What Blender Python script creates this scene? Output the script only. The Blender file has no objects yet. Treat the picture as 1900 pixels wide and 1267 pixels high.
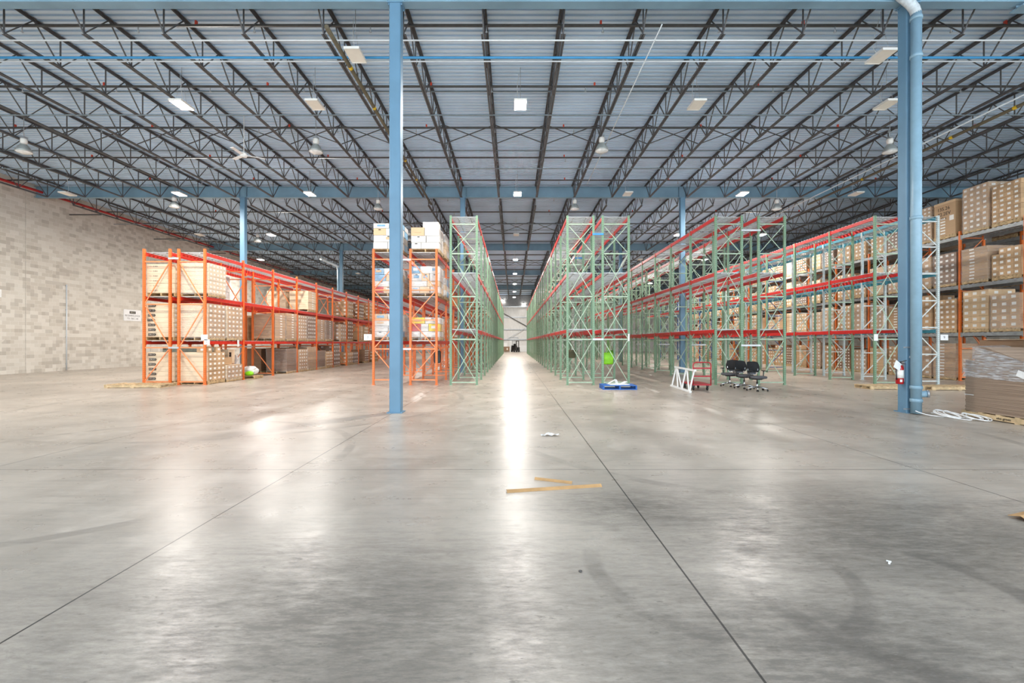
import bpy, math, random
from math import sin, cos, pi, radians as R
from mathutils import Vector, Matrix
S = bpy.context.scene
COL = S.collection
rnd = random.Random(7)

# ------------------------------------------------------------------ camera, world, exposure
FPX = 844.4
CAM_H = 1.66
cam = bpy.data.cameras.new('camera'); cam.lens = 16; cam.sensor_width = 36
cam.shift_x = -1.5/1900; cam.shift_y = 2.0/1900; cam.clip_end = 300
cam_o = bpy.data.objects.new('camera', cam); COL.objects.link(cam_o)
cam_o.location = (0, 0, CAM_H); cam_o.rotation_euler = (pi/2, 0, 0)
S.camera = cam_o
W = bpy.data.worlds.new('daylight'); S.world = W; W.use_nodes = True
W.node_tree.nodes['Background'].inputs[0].default_value = (0.86, 0.94, 1.0, 1)
W.node_tree.nodes['Background'].inputs[1].default_value = 2.3
S.view_settings.view_transform = 'Standard'; S.view_settings.look = 'None'
S.view_settings.gamma = 1; S.view_settings.use_curve_mapping = False
S.view_settings.exposure = 1.05
LAMP = 580.0          # radiance of a lit lamp panel
S.cycles.sample_clamp_indirect = 6
S.cycles.max_bounces = 7; S.cycles.diffuse_bounces = 5; S.cycles.glossy_bounces = 3; S.cycles.transparent_max_bounces = 12

# ------------------------------------------------------------------ materials
def srgb(r, g, b):
    f = lambda c: (c/255/12.92) if c/255 <= .04045 else ((c/255+.055)/1.055)**2.4
    return (f(r), f(g), f(b), 1)
def newmat(name):
    m = bpy.data.materials.new(name); m.use_nodes = True
    nt = m.node_tree; return m, nt, nt.nodes['Principled BSDF']
def nd(nt, t, **kw):
    n = nt.nodes.new(t)
    for k, v in kw.items(): setattr(n, k, v)
    return n
def mth(nt, op, a, b=None, c=None):
    n = nd(nt, 'ShaderNodeMath', operation=op)
    for i, v in enumerate((a, b, c)):
        if v is None: continue
        if isinstance(v, (int, float)): n.inputs[i].default_value = v
        else: nt.links.new(v, n.inputs[i])
    return n.outputs[0]
def mixc(nt, fac, a, b):
    n = nd(nt, 'ShaderNodeMix', data_type='RGBA')
    for s, v in ((0, fac), (6, a), (7, b)):
        if isinstance(v, (int, float)): n.inputs[s].default_value = v
        elif isinstance(v, (tuple, list)): n.inputs[s].default_value = v
        else: nt.links.new(v, n.inputs[s])
    return n.outputs[2]
def ramp(nt, x, lo, hi):
    n = nd(nt, 'ShaderNodeMapRange'); n.clamp = True
    nt.links.new(x, n.inputs[0]); n.inputs[1].default_value = lo; n.inputs[2].default_value = hi
    return n.outputs[0]
def noise(nt, vec, scale, detail=3, rough=.55):
    n = nd(nt, 'ShaderNodeTexNoise'); n.inputs['Scale'].default_value = scale
    n.inputs['Detail'].default_value = detail; n.inputs['Roughness'].default_value = rough
    if vec is not None: nt.links.new(vec, n.inputs['Vector'])
    return n.outputs[0]
def scaled(nt, vec, s, rot=(0, 0, 0)):
    n = nd(nt, 'ShaderNodeMapping'); n.inputs['Scale'].default_value = s; n.inputs['Rotation'].default_value = rot
    nt.links.new(vec, n.inputs['Vector']); return n.outputs[0]
MATS = {}
def M(name, col=None, rough=.5, metal=0, var=.12, scale=6, spec=.5):
    if name in MATS: return MATS[name]
    m, nt, p = newmat(name)
    p.inputs['Roughness'].default_value = rough; p.inputs['Metallic'].default_value = metal
    p.inputs['Specular IOR Level'].default_value = spec
    tc = nd(nt, 'ShaderNodeTexCoord')
    f = noise(nt, tc.outputs['Object'], scale)
    d = tuple(c*(1-var*1.6) for c in col[:3]) + (1,)
    l = tuple(min(1, c*(1+var)) for c in col[:3]) + (1,)
    nt.links.new(mixc(nt, ramp(nt, f, .3, .7), d, l), p.inputs['Base Color'])
    MATS[name] = m; return m
def post_mat(name, col, hole=.55):
    m, nt, p = newmat(name)
    p.inputs['Roughness'].default_value = .4
    tc = nd(nt, 'ShaderNodeTexCoord'); sp = nd(nt, 'ShaderNodeSeparateXYZ')
    nt.links.new(tc.outputs['Object'], sp.inputs[0])
    fz = mth(nt, 'FRACT', mth(nt, 'MULTIPLY', sp.outputs[2], 1/.0762))
    a = mth(nt, 'MULTIPLY', mth(nt, 'GREATER_THAN', fz, .3), mth(nt, 'LESS_THAN', fz, .72))
    b = mth(nt, 'LESS_THAN', mth(nt, 'ABSOLUTE', sp.outputs[0]), .013)
    c = mth(nt, 'LESS_THAN', mth(nt, 'ABSOLUTE', sp.outputs[1]), .013)
    hol = mth(nt, 'MULTIPLY', a, mth(nt, 'MAXIMUM', b, c))
    f = noise(nt, tc.outputs['Object'], 3)
    base = mixc(nt, ramp(nt, f, .3, .7), tuple(x*.82 for x in col[:3])+(1,), col)
    nt.links.new(mixc(nt, mth(nt, 'MULTIPLY', hol, hole), base, (.012, .014, .013, 1)), p.inputs['Base Color'])
    MATS[name] = m; return m
def carton_mat(name, col, var=.25):
    m, nt, p = newmat(name)
    p.inputs['Roughness'].default_value = .62
    g = nd(nt, 'ShaderNodeNewGeometry'); oi = nd(nt, 'ShaderNodeObjectInfo')
    r = mth(nt, 'FRACT', mth(nt, 'ADD', g.outputs['Random Per Island'], oi.outputs['Random']))
    tc = nd(nt, 'ShaderNodeTexCoord')
    f = noise(nt, scaled(nt, tc.outputs['Object'], (1, 1, 6)), 5)
    r = mth(nt, 'ADD', mth(nt, 'MULTIPLY', r, .7), mth(nt, 'MULTIPLY', f, .3))
    d = tuple(c*(1-var) for c in col[:3]) + (1,); l = tuple(min(1, c*(1+var*.6)) for c in col[:3]) + (1,)
    nt.links.new(mixc(nt, r, d, l), p.inputs['Base Color'])
    MATS[name] = m; return m
def film_mat(name='film', cover=.28):
    m, nt, p = newmat(name)
    p.inputs['Base Color'].default_value = (.82, .83, .85, 1); p.inputs['Roughness'].default_value = .22
    tc = nd(nt, 'ShaderNodeTexCoord')
    v = scaled(nt, tc.outputs['Object'], (1.6, 1.6, 13), (.3, .2, 0))
    f = noise(nt, v, 3.0, 5, .6)
    b = nd(nt, 'ShaderNodeBump'); b.inputs['Strength'].default_value = .9; b.inputs['Distance'].default_value = .03
    nt.links.new(f, b.inputs['Height']); nt.links.new(b.outputs[0], p.inputs['Normal'])
    t = nd(nt, 'ShaderNodeBsdfTransparent'); mx = nd(nt, 'ShaderNodeMixShader')
    k = mth(nt, 'MULTIPLY', ramp(nt, f, .38, .68), cover*1.7)
    nt.links.new(mth(nt, 'ADD', k, cover*.25), mx.inputs[0])
    nt.links.new(t.outputs[0], mx.inputs[1]); nt.links.new(p.outputs[0], mx.inputs[2])
    nt.links.new(mx.outputs[0], nt.nodes['Material Output'].inputs[0])
    MATS[name] = m; return m
def emit_mat(name, col, s):
    m = bpy.data.materials.new(name); m.use_nodes = True; nt = m.node_tree
    e = nd(nt, 'ShaderNodeEmission'); e.inputs[0].default_value = col; e.inputs[1].default_value = s
    nt.links.new(e.outputs[0], nt.nodes['Material Output'].inputs[0]); MATS[name] = m; return m

BLUE = M('column_blue', srgb(100, 138, 164), .45, var=.06, scale=1.5)
BEAMBLUE = M('girder_blue', srgb(122, 154, 173), .5, var=.12, scale=.8)
JOIST = M('joist_grey', srgb(82, 82, 84), .55, var=.1)
GALV = M('galvanized', srgb(176, 182, 188), .38, .55, var=.08)
GALVB = M('galvanized_bar', srgb(190, 194, 196), .35, .35, var=.08)
PIPE = M('pipe_dark', srgb(74, 72, 70), .5)
BPIPE = M('pipe_brown', srgb(96, 86, 66), .5)
CONDUIT = M('conduit_white', srgb(216, 222, 226), .4, .2, var=.04)
AIRBLUE = M('air_line_blue', srgb(60, 140, 190), .4, var=.05)
REDPIPE = M('pipe_red', srgb(170, 32, 30), .45)
YEL = M('band_yellow', srgb(230, 190, 30), .5)
ORFIT = M('fitting_red', srgb(214, 70, 44), .5)
P_OR = post_mat('post_orange', srgb(240, 122, 52)); B_OR = M('brace_orange', srgb(242, 144, 92), .4)
P_GR = post_mat('post_green', srgb(124, 158, 128)); B_GR = M('brace_green', srgb(168, 190, 166), .4)
P_WH = post_mat('post_white', srgb(206, 220, 220)); B_WH = M('brace_white', srgb(214, 220, 218), .4)
P_BL = post_mat('post_blue', srgb(52, 104, 176)); B_BL = M('brace_blue', srgb(70, 112, 170), .4)
RED = M('beam_red', srgb(206, 42, 40), .38, var=.08)
REDO = M('beam_orange_red', srgb(208, 44, 26), .38, var=.08)
TEAL = M('beam_teal', srgb(70, 150, 172), .4)
GREYB = M('beam_grey', srgb(160, 164, 164), .4, .2)
CARD = carton_mat('cardboard', srgb(196, 162, 124)); CREAM = carton_mat('cardboard_cream', srgb(226, 206, 176), .1)
DARKC = carton_mat('cardboard_brown', srgb(142, 112, 86)); WHITEC = carton_mat('carton_white', srgb(218, 215, 210), .14)
TANC = carton_mat('carton_tan', srgb(214, 184, 146), .12)
YELC = M('carton_yellow', srgb(236, 204, 40), .5); REDC = M('carton_red', srgb(196, 56, 50), .5); BLUEC = M('carton_blue', srgb(130, 180, 214), .5)
LABEL = M('label_white', srgb(240, 238, 232), .5, var=.03)
WOOD = M('pallet_wood', srgb(196, 168, 126), .7, var=.25, scale=9)
WOODL = M('fresh_pine', srgb(208, 182, 142), .7, var=.2, scale=7)
BLUEW = M('pallet_blue', srgb(28, 96, 178), .5, var=.12)
FILM = film_mat('stretch_film', .16); FILMD = film_mat('stretch_film_thick', .34)
BLACK = M('black_fabric', srgb(26, 26, 28), .8, var=.15, scale=40); BLKP = M('black_plastic', srgb(30, 30, 32), .4)
GREYF = M('grey_fabric', srgb(88, 88, 92), .8, var=.12, scale=40)
CHROME = M('chrome', srgb(212, 214, 216), .18, .95, var=.03)
INK = M('ink_black', srgb(26, 25, 24), .6); INKG = M('ink_grey', srgb(92, 92, 96), .6); INKL = M('ink_pale', srgb(206, 198, 182), .6)
WHITEP = M('white_paint', srgb(236, 238, 238), .4, var=.04)
CARTRED = M('cart_red', srgb(170, 30, 42), .4, var=.06)
EXRED = M('extinguisher_red', srgb(176, 20, 26), .28, var=.04)
LIME = M('lime_plastic', srgb(136, 214, 20), .45, var=.12); LIMED = M('lime_dark', srgb(96, 160, 24), .5)  # bright lime, and a darker lime for the smaller bag
CABLE = M('cable_white', srgb(238, 238, 236), .4, var=.03)
LAMPW = M('lamp_white', srgb(236, 234, 228), .45, var=.03); DOME = M('dome_grey', srgb(168, 174, 172), .3, .3)
EM = emit_mat('lamp_lit', (1, .94, .87, 1), LAMP); EMW = emit_mat('wall_lamp_lit', (1, .94, .87, 1), 40)
PVC = M('pipe_paint', srgb(136, 168, 186), .35, var=.05)
RUBBER = M('rubber', srgb(34, 34, 34), .7)

def floor_mat():
    m, nt, p = newmat('polished_concrete'); p.inputs['Specular IOR Level'].default_value = .25
    g = nd(nt, 'ShaderNodeNewGeometry'); P = g.outputs['Position']
    sp = nd(nt, 'ShaderNodeSeparateXYZ'); nt.links.new(P, sp.inputs[0])
    big = noise(nt, P, .35, 4, .6); mid = noise(nt, P, 1.7, 6, .65)
    scuff = mth(nt, 'ADD', mth(nt, 'MULTIPLY', noise(nt, scaled(nt, P, (1, 3.4, 1), (0, 0, .6)), 2.6, 10, .78), .5),
                mth(nt, 'MULTIPLY', noise(nt, scaled(nt, P, (2.2, 9, 1), (0, 0, -.45)), 3.0, 8, .75), .5))
    streak = noise(nt, scaled(nt, P, (.35, 6, 1), (0, 0, -.5)), 2.0, 5, .6)
    c = mixc(nt, ramp(nt, big, .32, .68), srgb(152, 143, 132), srgb(190, 179, 166))
    c = mixc(nt, mth(nt, 'MULTIPLY', ramp(nt, mid, .5, .72), .55), c, srgb(200, 189, 176))
    c = mixc(nt, mth(nt, 'MULTIPLY', ramp(nt, streak, .52, .7), .28), c, srgb(114, 108, 101))
    # worn, dirtier near floor: dark scuffs, its dimmer light also put into the colour
    def blob(x, y, rx, ry):
        dx = mth(nt, 'MULTIPLY', mth(nt, 'SUBTRACT', sp.outputs[0], x), 1/rx)
        dy = mth(nt, 'MULTIPLY', mth(nt, 'SUBTRACT', sp.outputs[1], y), 1/ry)
        r2 = mth(nt, 'ADD', mth(nt, 'MULTIPLY', dx, dx), mth(nt, 'MULTIPLY', dy, dy))
        return mth(nt, 'SUBTRACT', 1, ramp(nt, mth(nt, 'SQRT', r2), .1, 1.0))
    zone = mth(nt, 'MAXIMUM', mth(nt, 'MAXIMUM', blob(3.2, 3.9, 3.4, 1.9), blob(1.8, 2.4, 3.0, 1.6)),
               mth(nt, 'MAXIMUM', blob(-1.0, 2.7, 3.4, 1.7), blob(1.2, 4.6, 1.3, .8)))
    dk = mth(nt, 'MULTIPLY', ramp(nt, mth(nt, 'ADD', scuff, mth(nt, 'MULTIPLY', zone, .12)), .5, .67), mth(nt, 'ADD', mth(nt, 'MULTIPLY', zone, .42), .2))
    fl = noise(nt, scaled(nt, P, (1, 2.2, 1), (0, 0, .5)), 7.5, 9, .7)
    dk = mth(nt, 'MAXIMUM', dk, mth(nt, 'MULTIPLY', mth(nt, 'MULTIPLY', ramp(nt, fl, .54, .66), ramp(nt, zone, .05, .7)), .6))
    c = mixc(nt, dk, c, srgb(70, 67, 63))
    c = mixc(nt, mth(nt, 'MULTIPLY', mth(nt, 'MULTIPLY', ramp(nt, zone, 0, .8), ramp(nt, mid, .3, .66)), .62), c, srgb(92, 87, 80))
    # curved tyre marks
    def ring(x, y, r, w):
        dx = mth(nt, 'SUBTRACT', sp.outputs[0], x); dy = mth(nt, 'SUBTRACT', sp.outputs[1], y)
        d = mth(nt, 'SQRT', mth(nt, 'ADD', mth(nt, 'MULTIPLY', dx, dx), mth(nt, 'MULTIPLY', dy, dy)))
        d = mth(nt, 'ABSOLUTE', mth(nt, 'SUBTRACT', d, r))
        return mth(nt, 'SUBTRACT', 1, ramp(nt, d, w*.6, w))
    rings = mth(nt, 'MAXIMUM', mth(nt, 'MAXIMUM', ring(2.5, 3.05, .85, .1), ring(-5.6, 6.5, 3.1, .09)),
                mth(nt, 'MAXIMUM', ring(4.2, 9, 4.4, .1), mth(nt, 'MAXIMUM', ring(1.5, 3.4, .9, .08), ring(-7, 13, 5.5, .1))))
    c = mixc(nt, mth(nt, 'MULTIPLY', mth(nt, 'MULTIPLY', rings, ramp(nt, mid, .42, .62)), .4), c, srgb(80, 75, 70))
    fine = noise(nt, scaled(nt, P, (9, 60, 1), (0, 0, .25)), 2, 2)
    c = mixc(nt, mth(nt, 'MULTIPLY', ramp(nt, fine, .66, .76), .25), c, srgb(196, 192, 186))
    # saw-cut control joints
    def lines(s, off, pitch, w):
        f = mth(nt, 'FRACT', mth(nt, 'MULTIPLY', mth(nt, 'SUBTRACT', s, off - pitch/2), 1/pitch))
        return mth(nt, 'LESS_THAN', mth(nt, 'ABSOLUTE', mth(nt, 'SUBTRACT', f, .5)), w/pitch)
    j = mth(nt, 'MAXIMUM', lines(sp.outputs[0], -2.83, 4.063, .007), lines(sp.outputs[1], 5.95, 4.817, .007))
    c = mixc(nt, mth(nt, 'MULTIPLY', j, .9), c, (.02, .019, .018, 1))
    nt.links.new(c, p.inputs['Base Color'])
    rr = mth(nt, 'ADD', mth(nt, 'MULTIPLY', ramp(nt, mid, .3, .7), .1), .25)
    nt.links.new(mth(nt, 'ADD', rr, mth(nt, 'MULTIPLY', dk, .25)), p.inputs['Roughness'])
    b = nd(nt, 'ShaderNodeBump'); b.inputs['Strength'].default_value = .06; b.inputs['Distance'].default_value = .02
    nt.links.new(noise(nt, P, 9, 4), b.inputs['Height']); nt.links.new(b.outputs[0], p.inputs['Normal'])
    return m
def block_mat():
    m, nt, p = newmat('concrete_block'); p.inputs['Roughness'].default_value = .85
    g = nd(nt, 'ShaderNodeNewGeometry'); sp = nd(nt, 'ShaderNodeSeparateXYZ'); nt.links.new(g.outputs['Position'], sp.inputs[0])
    cb = nd(nt, 'ShaderNodeCombineXYZ'); nt.links.new(sp.outputs[1], cb.inputs[0]); nt.links.new(sp.outputs[2], cb.inputs[1])
    br = nd(nt, 'ShaderNodeTexBrick'); nt.links.new(cb.outputs[0], br.inputs['Vector'])
    for k, v in (('Scale', 1), ('Mortar Size', .006), ('Mortar Smooth', .2), ('Brick Width', .4), ('Row Height', .2), ('Bias', 0)): br.inputs[k].default_value = v
    br.inputs['Color1'].default_value = srgb(218, 214, 204); br.inputs['Color2'].default_value = srgb(196, 190, 178); br.inputs['Mortar'].default_value = srgb(226, 224, 218)
    # some darker blocks, picked per block
    row = mth(nt, 'FLOOR', mth(nt, 'MULTIPLY', sp.outputs[2], 5))
    off = mth(nt, 'MULTIPLY', mth(nt, 'MODULO', row, 2), .5)
    cl = mth(nt, 'FLOOR', mth(nt, 'ADD', mth(nt, 'MULTIPLY', sp.outputs[1], 2.5), off))
    cv = nd(nt, 'ShaderNodeCombineXYZ'); nt.links.new(row, cv.inputs[0]); nt.links.new(cl, cv.inputs[1])
    wn = nd(nt, 'ShaderNodeTexWhiteNoise'); nt.links.new(cv.outputs[0], wn.inputs['Vector'])
    n = noise(nt, g.outputs['Position'], .3, 2)
    k = mth(nt, 'MULTIPLY', mth(nt, 'GREATER_THAN', mth(nt, 'ADD', wn.outputs['Value'], mth(nt, 'MULTIPLY', n, .9)), 1.28), .45)
    c = mixc(nt, k, br.outputs['Color'], srgb(156, 149, 138))
    c = mixc(nt, mth(nt, 'MULTIPLY', noise(nt, g.outputs['Position'], 30, 2), .25), c, srgb(180, 175, 165))
    nt.links.new(c, p.inputs['Base Color'])
    b = nd(nt, 'ShaderNodeBump'); b.inputs['Strength'].default_value = .5; b.inputs['Distance'].default_value = .01; b.invert = True
    nt.links.new(br.outputs['Fac'], b.inputs['Height']); nt.links.new(b.outputs[0], p.inputs['Normal'])
    return m
def vinyl_mat():
    m, nt, p = newmat('insulation_vinyl'); p.inputs['Roughness'].default_value = .4
    p.inputs['Base Color'].default_value = srgb(226, 226, 224)
    g = nd(nt, 'ShaderNodeNewGeometry')
    f = noise(nt, scaled(nt, g.outputs['Position'], (2.2, 1, .5), (0, .25, 0)), 2, 4)
    b = nd(nt, 'ShaderNodeBump'); b.inputs['Strength'].default_value = 1; b.inputs['Distance'].default_value = .15
    nt.links.new(f, b.inputs['Height']); nt.links.new(b.outputs[0], p.inputs['Normal'])
    return m
FLOOR = floor_mat(); BLOCK = block_mat(); VINYL = vinyl_mat()
DECK = M('roof_deck', srgb(204, 226, 246), .45, 0, var=.08, scale=.5)

# ------------------------------------------------------------------ geometry helpers
class MB:
    def __init__(s): s.v = []; s.f = []; s.mi = []; s.sm = []
    def quad(s, pts, mi=0, sm=False):
        b = len(s.v); s.v += [tuple(p) for p in pts]; s.f.append(tuple(range(b, b+len(pts)))); s.mi.append(mi); s.sm.append(sm); return s
    def box(s, c, d, mi=0, rot=None):
        b = len(s.v); x, y, z = d[0]/2, d[1]/2, d[2]/2
        for i in range(8):
            p = Vector(((-x, x)[i & 1], (-y, y)[(i >> 1) & 1], (-z, z)[i >> 2]))
            if rot is not None: p = rot @ p
            s.v.append((p.x+c[0], p.y+c[1], p.z+c[2]))
        for q in ((0, 2, 3, 1), (4, 5, 7, 6), (0, 1, 5, 4), (2, 6, 7, 3), (0, 4, 6, 2), (1, 3, 7, 5)):
            s.f.append(tuple(b+i for i in q)); s.mi.append(mi); s.sm.append(False)
        return s
    def bar(s, a, b, w, h, mi=0, up=(0, 0, 1)):
        a, b = Vector(a), Vector(b); d = b-a; L = d.length; y = d/L
        x = y.cross(Vector(up))
        if x.length < 1e-4: x = y.cross(Vector((1, 0, 0)))
        x.normalize(); z = x.cross(y)
        return s.box((a+b)/2, (w, L, h), mi, Matrix((x, y, z)).transposed())
    def path(s, pts, r, n=8, mi=0, caps=True, closed=False):
        pts = [Vector(p) for p in pts]; base = len(s.v); m = len(pts); N = None
        for i, p in enumerate(pts):
            if closed: t = pts[(i+1) % m]-pts[i-1]
            else: t = pts[min(i+1, m-1)]-pts[max(i-1, 0)]
            t.normalize()
            if N is None:
                N = t.cross(Vector((0, 0, 1)))
                if N.length < 1e-3: N = t.cross(Vector((1, 0, 0)))
            N = (N-t*N.dot(t)).normalized(); B = t.cross(N)
            rr = r[i] if isinstance(r, (list, tuple)) else r
            for k in range(n):
                a = 2*pi*k/n; q = p+(N*cos(a)+B*sin(a))*rr; s.v.append(tuple(q))
        for i in range(m if closed else m-1):
            for k in range(n):
                i2 = (i+1) % m
                s.f.append((base+i*n+k, base+i*n+(k+1) % n, base+i2*n+(k+1) % n, base+i2*n+k)); s.mi.append(mi); s.sm.append(True)
        if caps and not closed:
            s.f.append(tuple(base+k for k in reversed(range(n)))); s.mi.append(mi); s.sm.append(False)
            s.f.append(tuple(base+(m-1)*n+k for k in range(n))); s.mi.append(mi); s.sm.append(False)
        return s
    def tube(s, a, b, r, n=8, mi=0): return s.path([a, b], r, n, mi)
    def lathe(s, prof, n=16, c=(0, 0, 0), mi=0, axis='z'):
        base = len(s.v); m = len(prof)
        for r, z in prof:
            for k in range(n):
                a = 2*pi*k/n
                p = (r*cos(a), r*sin(a), z)
                if axis == 'x': p = (z, r*cos(a), r*sin(a))
                if axis == 'y': p = (r*sin(a), z, r*cos(a))
                s.v.append((p[0]+c[0], p[1]+c[1], p[2]+c[2]))
        for i in range(m-1):
            for k in range(n):
                s.f.append((base+i*n+k, base+i*n+(k+1) % n, base+(i+1)*n+(k+1) % n, base+(i+1)*n+k)); s.mi.append(mi); s.sm.append(True)
        return s
    def sup(s, c, d, e=.35, n=16, mi=0, rot=None):     # cushion: superellipsoid
        base = len(s.v); m = n//2
        pw = lambda v: math.copysign(abs(v)**e, v)
        for i in range(m+1):
            u = -pi/2+pi*i/m
            for k in range(n):
                a = 2*pi*k/n
                p = Vector((pw(cos(u))*pw(cos(a))*d[0]/2, pw(cos(u))*pw(sin(a))*d[1]/2, pw(sin(u))*d[2]/2))
                if rot is not None: p = rot @ p
                s.v.append((p.x+c[0], p.y+c[1], p.z+c[2]))
        for i in range(m):
            for k in range(n):
                s.f.append((base+i*n+k, base+i*n+(k+1) % n, base+(i+1)*n+(k+1) % n, base+(i+1)*n+k)); s.mi.append(mi); s.sm.append(True)
        return s
    def mesh(s, name, mats):
        me = bpy.data.meshes.new(name); me.from_pydata(s.v, [], s.f)
        for m in (mats if isinstance(mats, (list, tuple)) else [mats]): me.materials.append(m)
        me.polygons.foreach_set('material_index', s.mi); me.polygons.foreach_set('use_smooth', s.sm)
        me.update(); return me
    def build(s, name, mats, parent=None, loc=(0, 0, 0), rot=None): return obj(name, s.mesh(name, mats), parent, loc, rot)
def obj(name, me, parent=None, loc=(0, 0, 0), rot=None):
    o = bpy.data.objects.new(name, me); COL.objects.link(o); o.location = loc
    if rot: o.rotation_euler = rot
    if parent: o.parent = parent
    return o
def tag(o, label, cat=None, group=None, kind=None):
    o['label'] = label
    if cat: o['category'] = cat
    if group: o['group'] = group
    if kind: o['kind'] = kind
    return o
def thing(name, label, cat, loc=(0, 0, 0), rz=0, group=None, kind=None):
    o = obj(name, None, None, loc, (0, 0, rz)); o.empty_display_size = .1
    return tag(o, label, cat, group, kind)
def copy_tree(o, parent=None, loc=None):
    c = o.copy(); COL.objects.link(c)
    if parent: c.parent = parent
    if loc is not None: c.location = loc
    for ch in list(o.children): copy_tree(ch, c)
    return c
_tx = {}
def text(name, body, size, mat, parent, loc, rot, extrude=.0012, align='CENTER', sx=1):
    k = (body, size, mat.name)
    if k not in _tx:
        cu = bpy.data.curves.new(name, 'FONT'); cu.body = body; cu.size = size; cu.extrude = extrude
        cu.align_x = align; cu.align_y = 'CENTER'; cu.resolution_u = 2; cu.materials.append(mat)
        tmp = bpy.data.objects.new(name, cu)
        me = bpy.data.meshes.new_from_object(tmp); bpy.data.objects.remove(tmp)
        if not me.materials: me.materials.append(mat)
        _tx[k] = me
    o = obj(name, _tx[k], parent, loc, rot); o.scale.x = sx; return o
ORD = ['zeroth', 'first', 'second', 'third', 'fourth', 'fifth', 'sixth', 'seventh', 'eighth', 'ninth', 'tenth', 'eleventh', 'twelfth',
       'thirteenth', 'fourteenth', 'fifteenth', 'sixteenth', 'seventeenth', 'eighteenth', 'nineteenth', 'twentieth', 'twenty-first',
       'twenty-second', 'twenty-third', 'twenty-fourth', 'twenty-fifth', 'twenty-sixth', 'twenty-seventh', 'twenty-eighth', 'twenty-ninth',
       'thirtieth', 'thirty-first', 'thirty-second', 'thirty-third', 'thirty-fourth']

# ------------------------------------------------------------------ the building shell
XL, XR, Y0, YB, ZD = -26.5, 34.0, -9.0, 83.3, 10.42
def struct(o, label, cat=None): return tag(o, label, cat, kind='structure')
struct(MB().box(((XL+XR)/2, (Y0+YB)/2, -.1), (XR-XL+.6, YB-Y0+.4, .2)).build('floor', FLOOR), 'polished grey concrete floor with saw-cut joints', 'floor')
struct(MB().box((XL-.15, (Y0+YB)/2, 5.3), (.3, YB-Y0, 10.6)).build('wall_left', BLOCK), 'grey concrete block wall along the left side', 'wall')
struct(MB().box((XR+.15, (Y0+YB)/2, 5.3), (.3, YB-Y0, 10.6)).build('wall_right', BLOCK), 'plain block wall far to the right behind racks', 'wall')
struct(MB().box(((XL+XR)/2, YB+.1, 4.12), (XR-XL, .2, 8.24)).build('wall_back', VINYL), 'white insulated wall at the far end of the aisle', 'wall')
struct(MB().box(((XL+XR)/2, YB+.05, 9.4), (XR-XL, .3, 2.32)).build('trim_1', M('band_grey', srgb(150, 152, 154), .6)), 'grey band above the white far wall', 'wall band')
for i, z in enumerate((2.2, 4.04, 6.27, 8.2)):
    struct(MB().box(((XL+XR)/2, YB-.09, z), (XR-XL, .18, .16)).build('trim_%d' % (i+2), GALV), 'grey steel girt across the far wall, %s from the floor' % ORD[i+1], 'girt')
mb = MB()
mb.bar((-6, YB-.25, 9.4), (4.4, YB-.25, 3.6), .12, .12)
struct(mb.build('trim_6', PIPE), 'dark diagonal brace crossing the far wall', 'brace')
mb = MB(); mb.bar((-1.0, YB-.3, 2.3), (5.0, YB-.3, 6.0), .06, .06)
struct(mb.build('trim_7', GALV), 'thin diagonal rod low on the far wall', 'brace')
# corrugated roof deck: ribs run across the aisle
mb = MB(); pitch = .2032
y = Y0; prof = []
while y < YB:
    prof += [(y, ZD), (y+.01, ZD+.11), (y+.075, ZD+.11), (y+.085, ZD)]
    y += pitch
b = 0
for (y, z) in prof: mb.v += [(XL, y, z), (XR, y, z)]
for i in range(len(prof)-1):
    mb.f.append((2*i, 2*i+1, 2*i+3, 2*i+2)); mb.mi.append(0); mb.sm.append(False)
mb.box(((XL+XR)/2, (Y0+YB)/2, ZD+.24), (XR-XL, YB-Y0, .1))
struct(mb.build('ceiling', DECK), 'ribbed galvanized steel roof deck', 'ceiling')
# deck seams and control joint strips on the block wall
for i, yy in enumerate((16.2, 24.75, 33.3, 41.8, 50.3)):
    struct(MB().box((XL+.004, yy, 5.0), (.008, .025, 10)).build('trim_%d' % (8+i), M('joint_sealant', srgb(190, 186, 176), .8)), 'vertical sealed joint in the block wall, %s from the near end' % ORD[i+1], 'wall joint')

BAY = 14.45; GY = [10.85+BAY*i for i in range(5)]
CX = [-14.97, -2.78, 9.41, 21.6]
# girders
for i, gy in enumerate(GY):
    mb = MB()
    zt, zb = 10.30, 9.70
    mb.box(((XL+XR)/2, gy, zt-.012), (XR-XL, .24, .024)).box(((XL+XR)/2, gy, zb+.012), (XR-XL, .24, .024)).box(((XL+XR)/2, gy, 10), (XR-XL, .014, .58))
    for x in CX:
        for s in (-.2, .2): mb.box((x+s, gy, 10), (.014, .22, .56))
    struct(mb.build('roof_girder', BEAMBLUE), 'blue steel roof girder, %s from the near end' % ORD[i+1], 'girder')
mb = MB()
mb.box((18.5, 10.85, 9.62), (13, .3, .03)).box((18.5, 10.85, 9.65), (13, .014, .08))
struct(mb.build('girder_flange_plate', BEAMBLUE), 'deeper blue flange under the nearest girder beyond the right column', 'girder')
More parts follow.
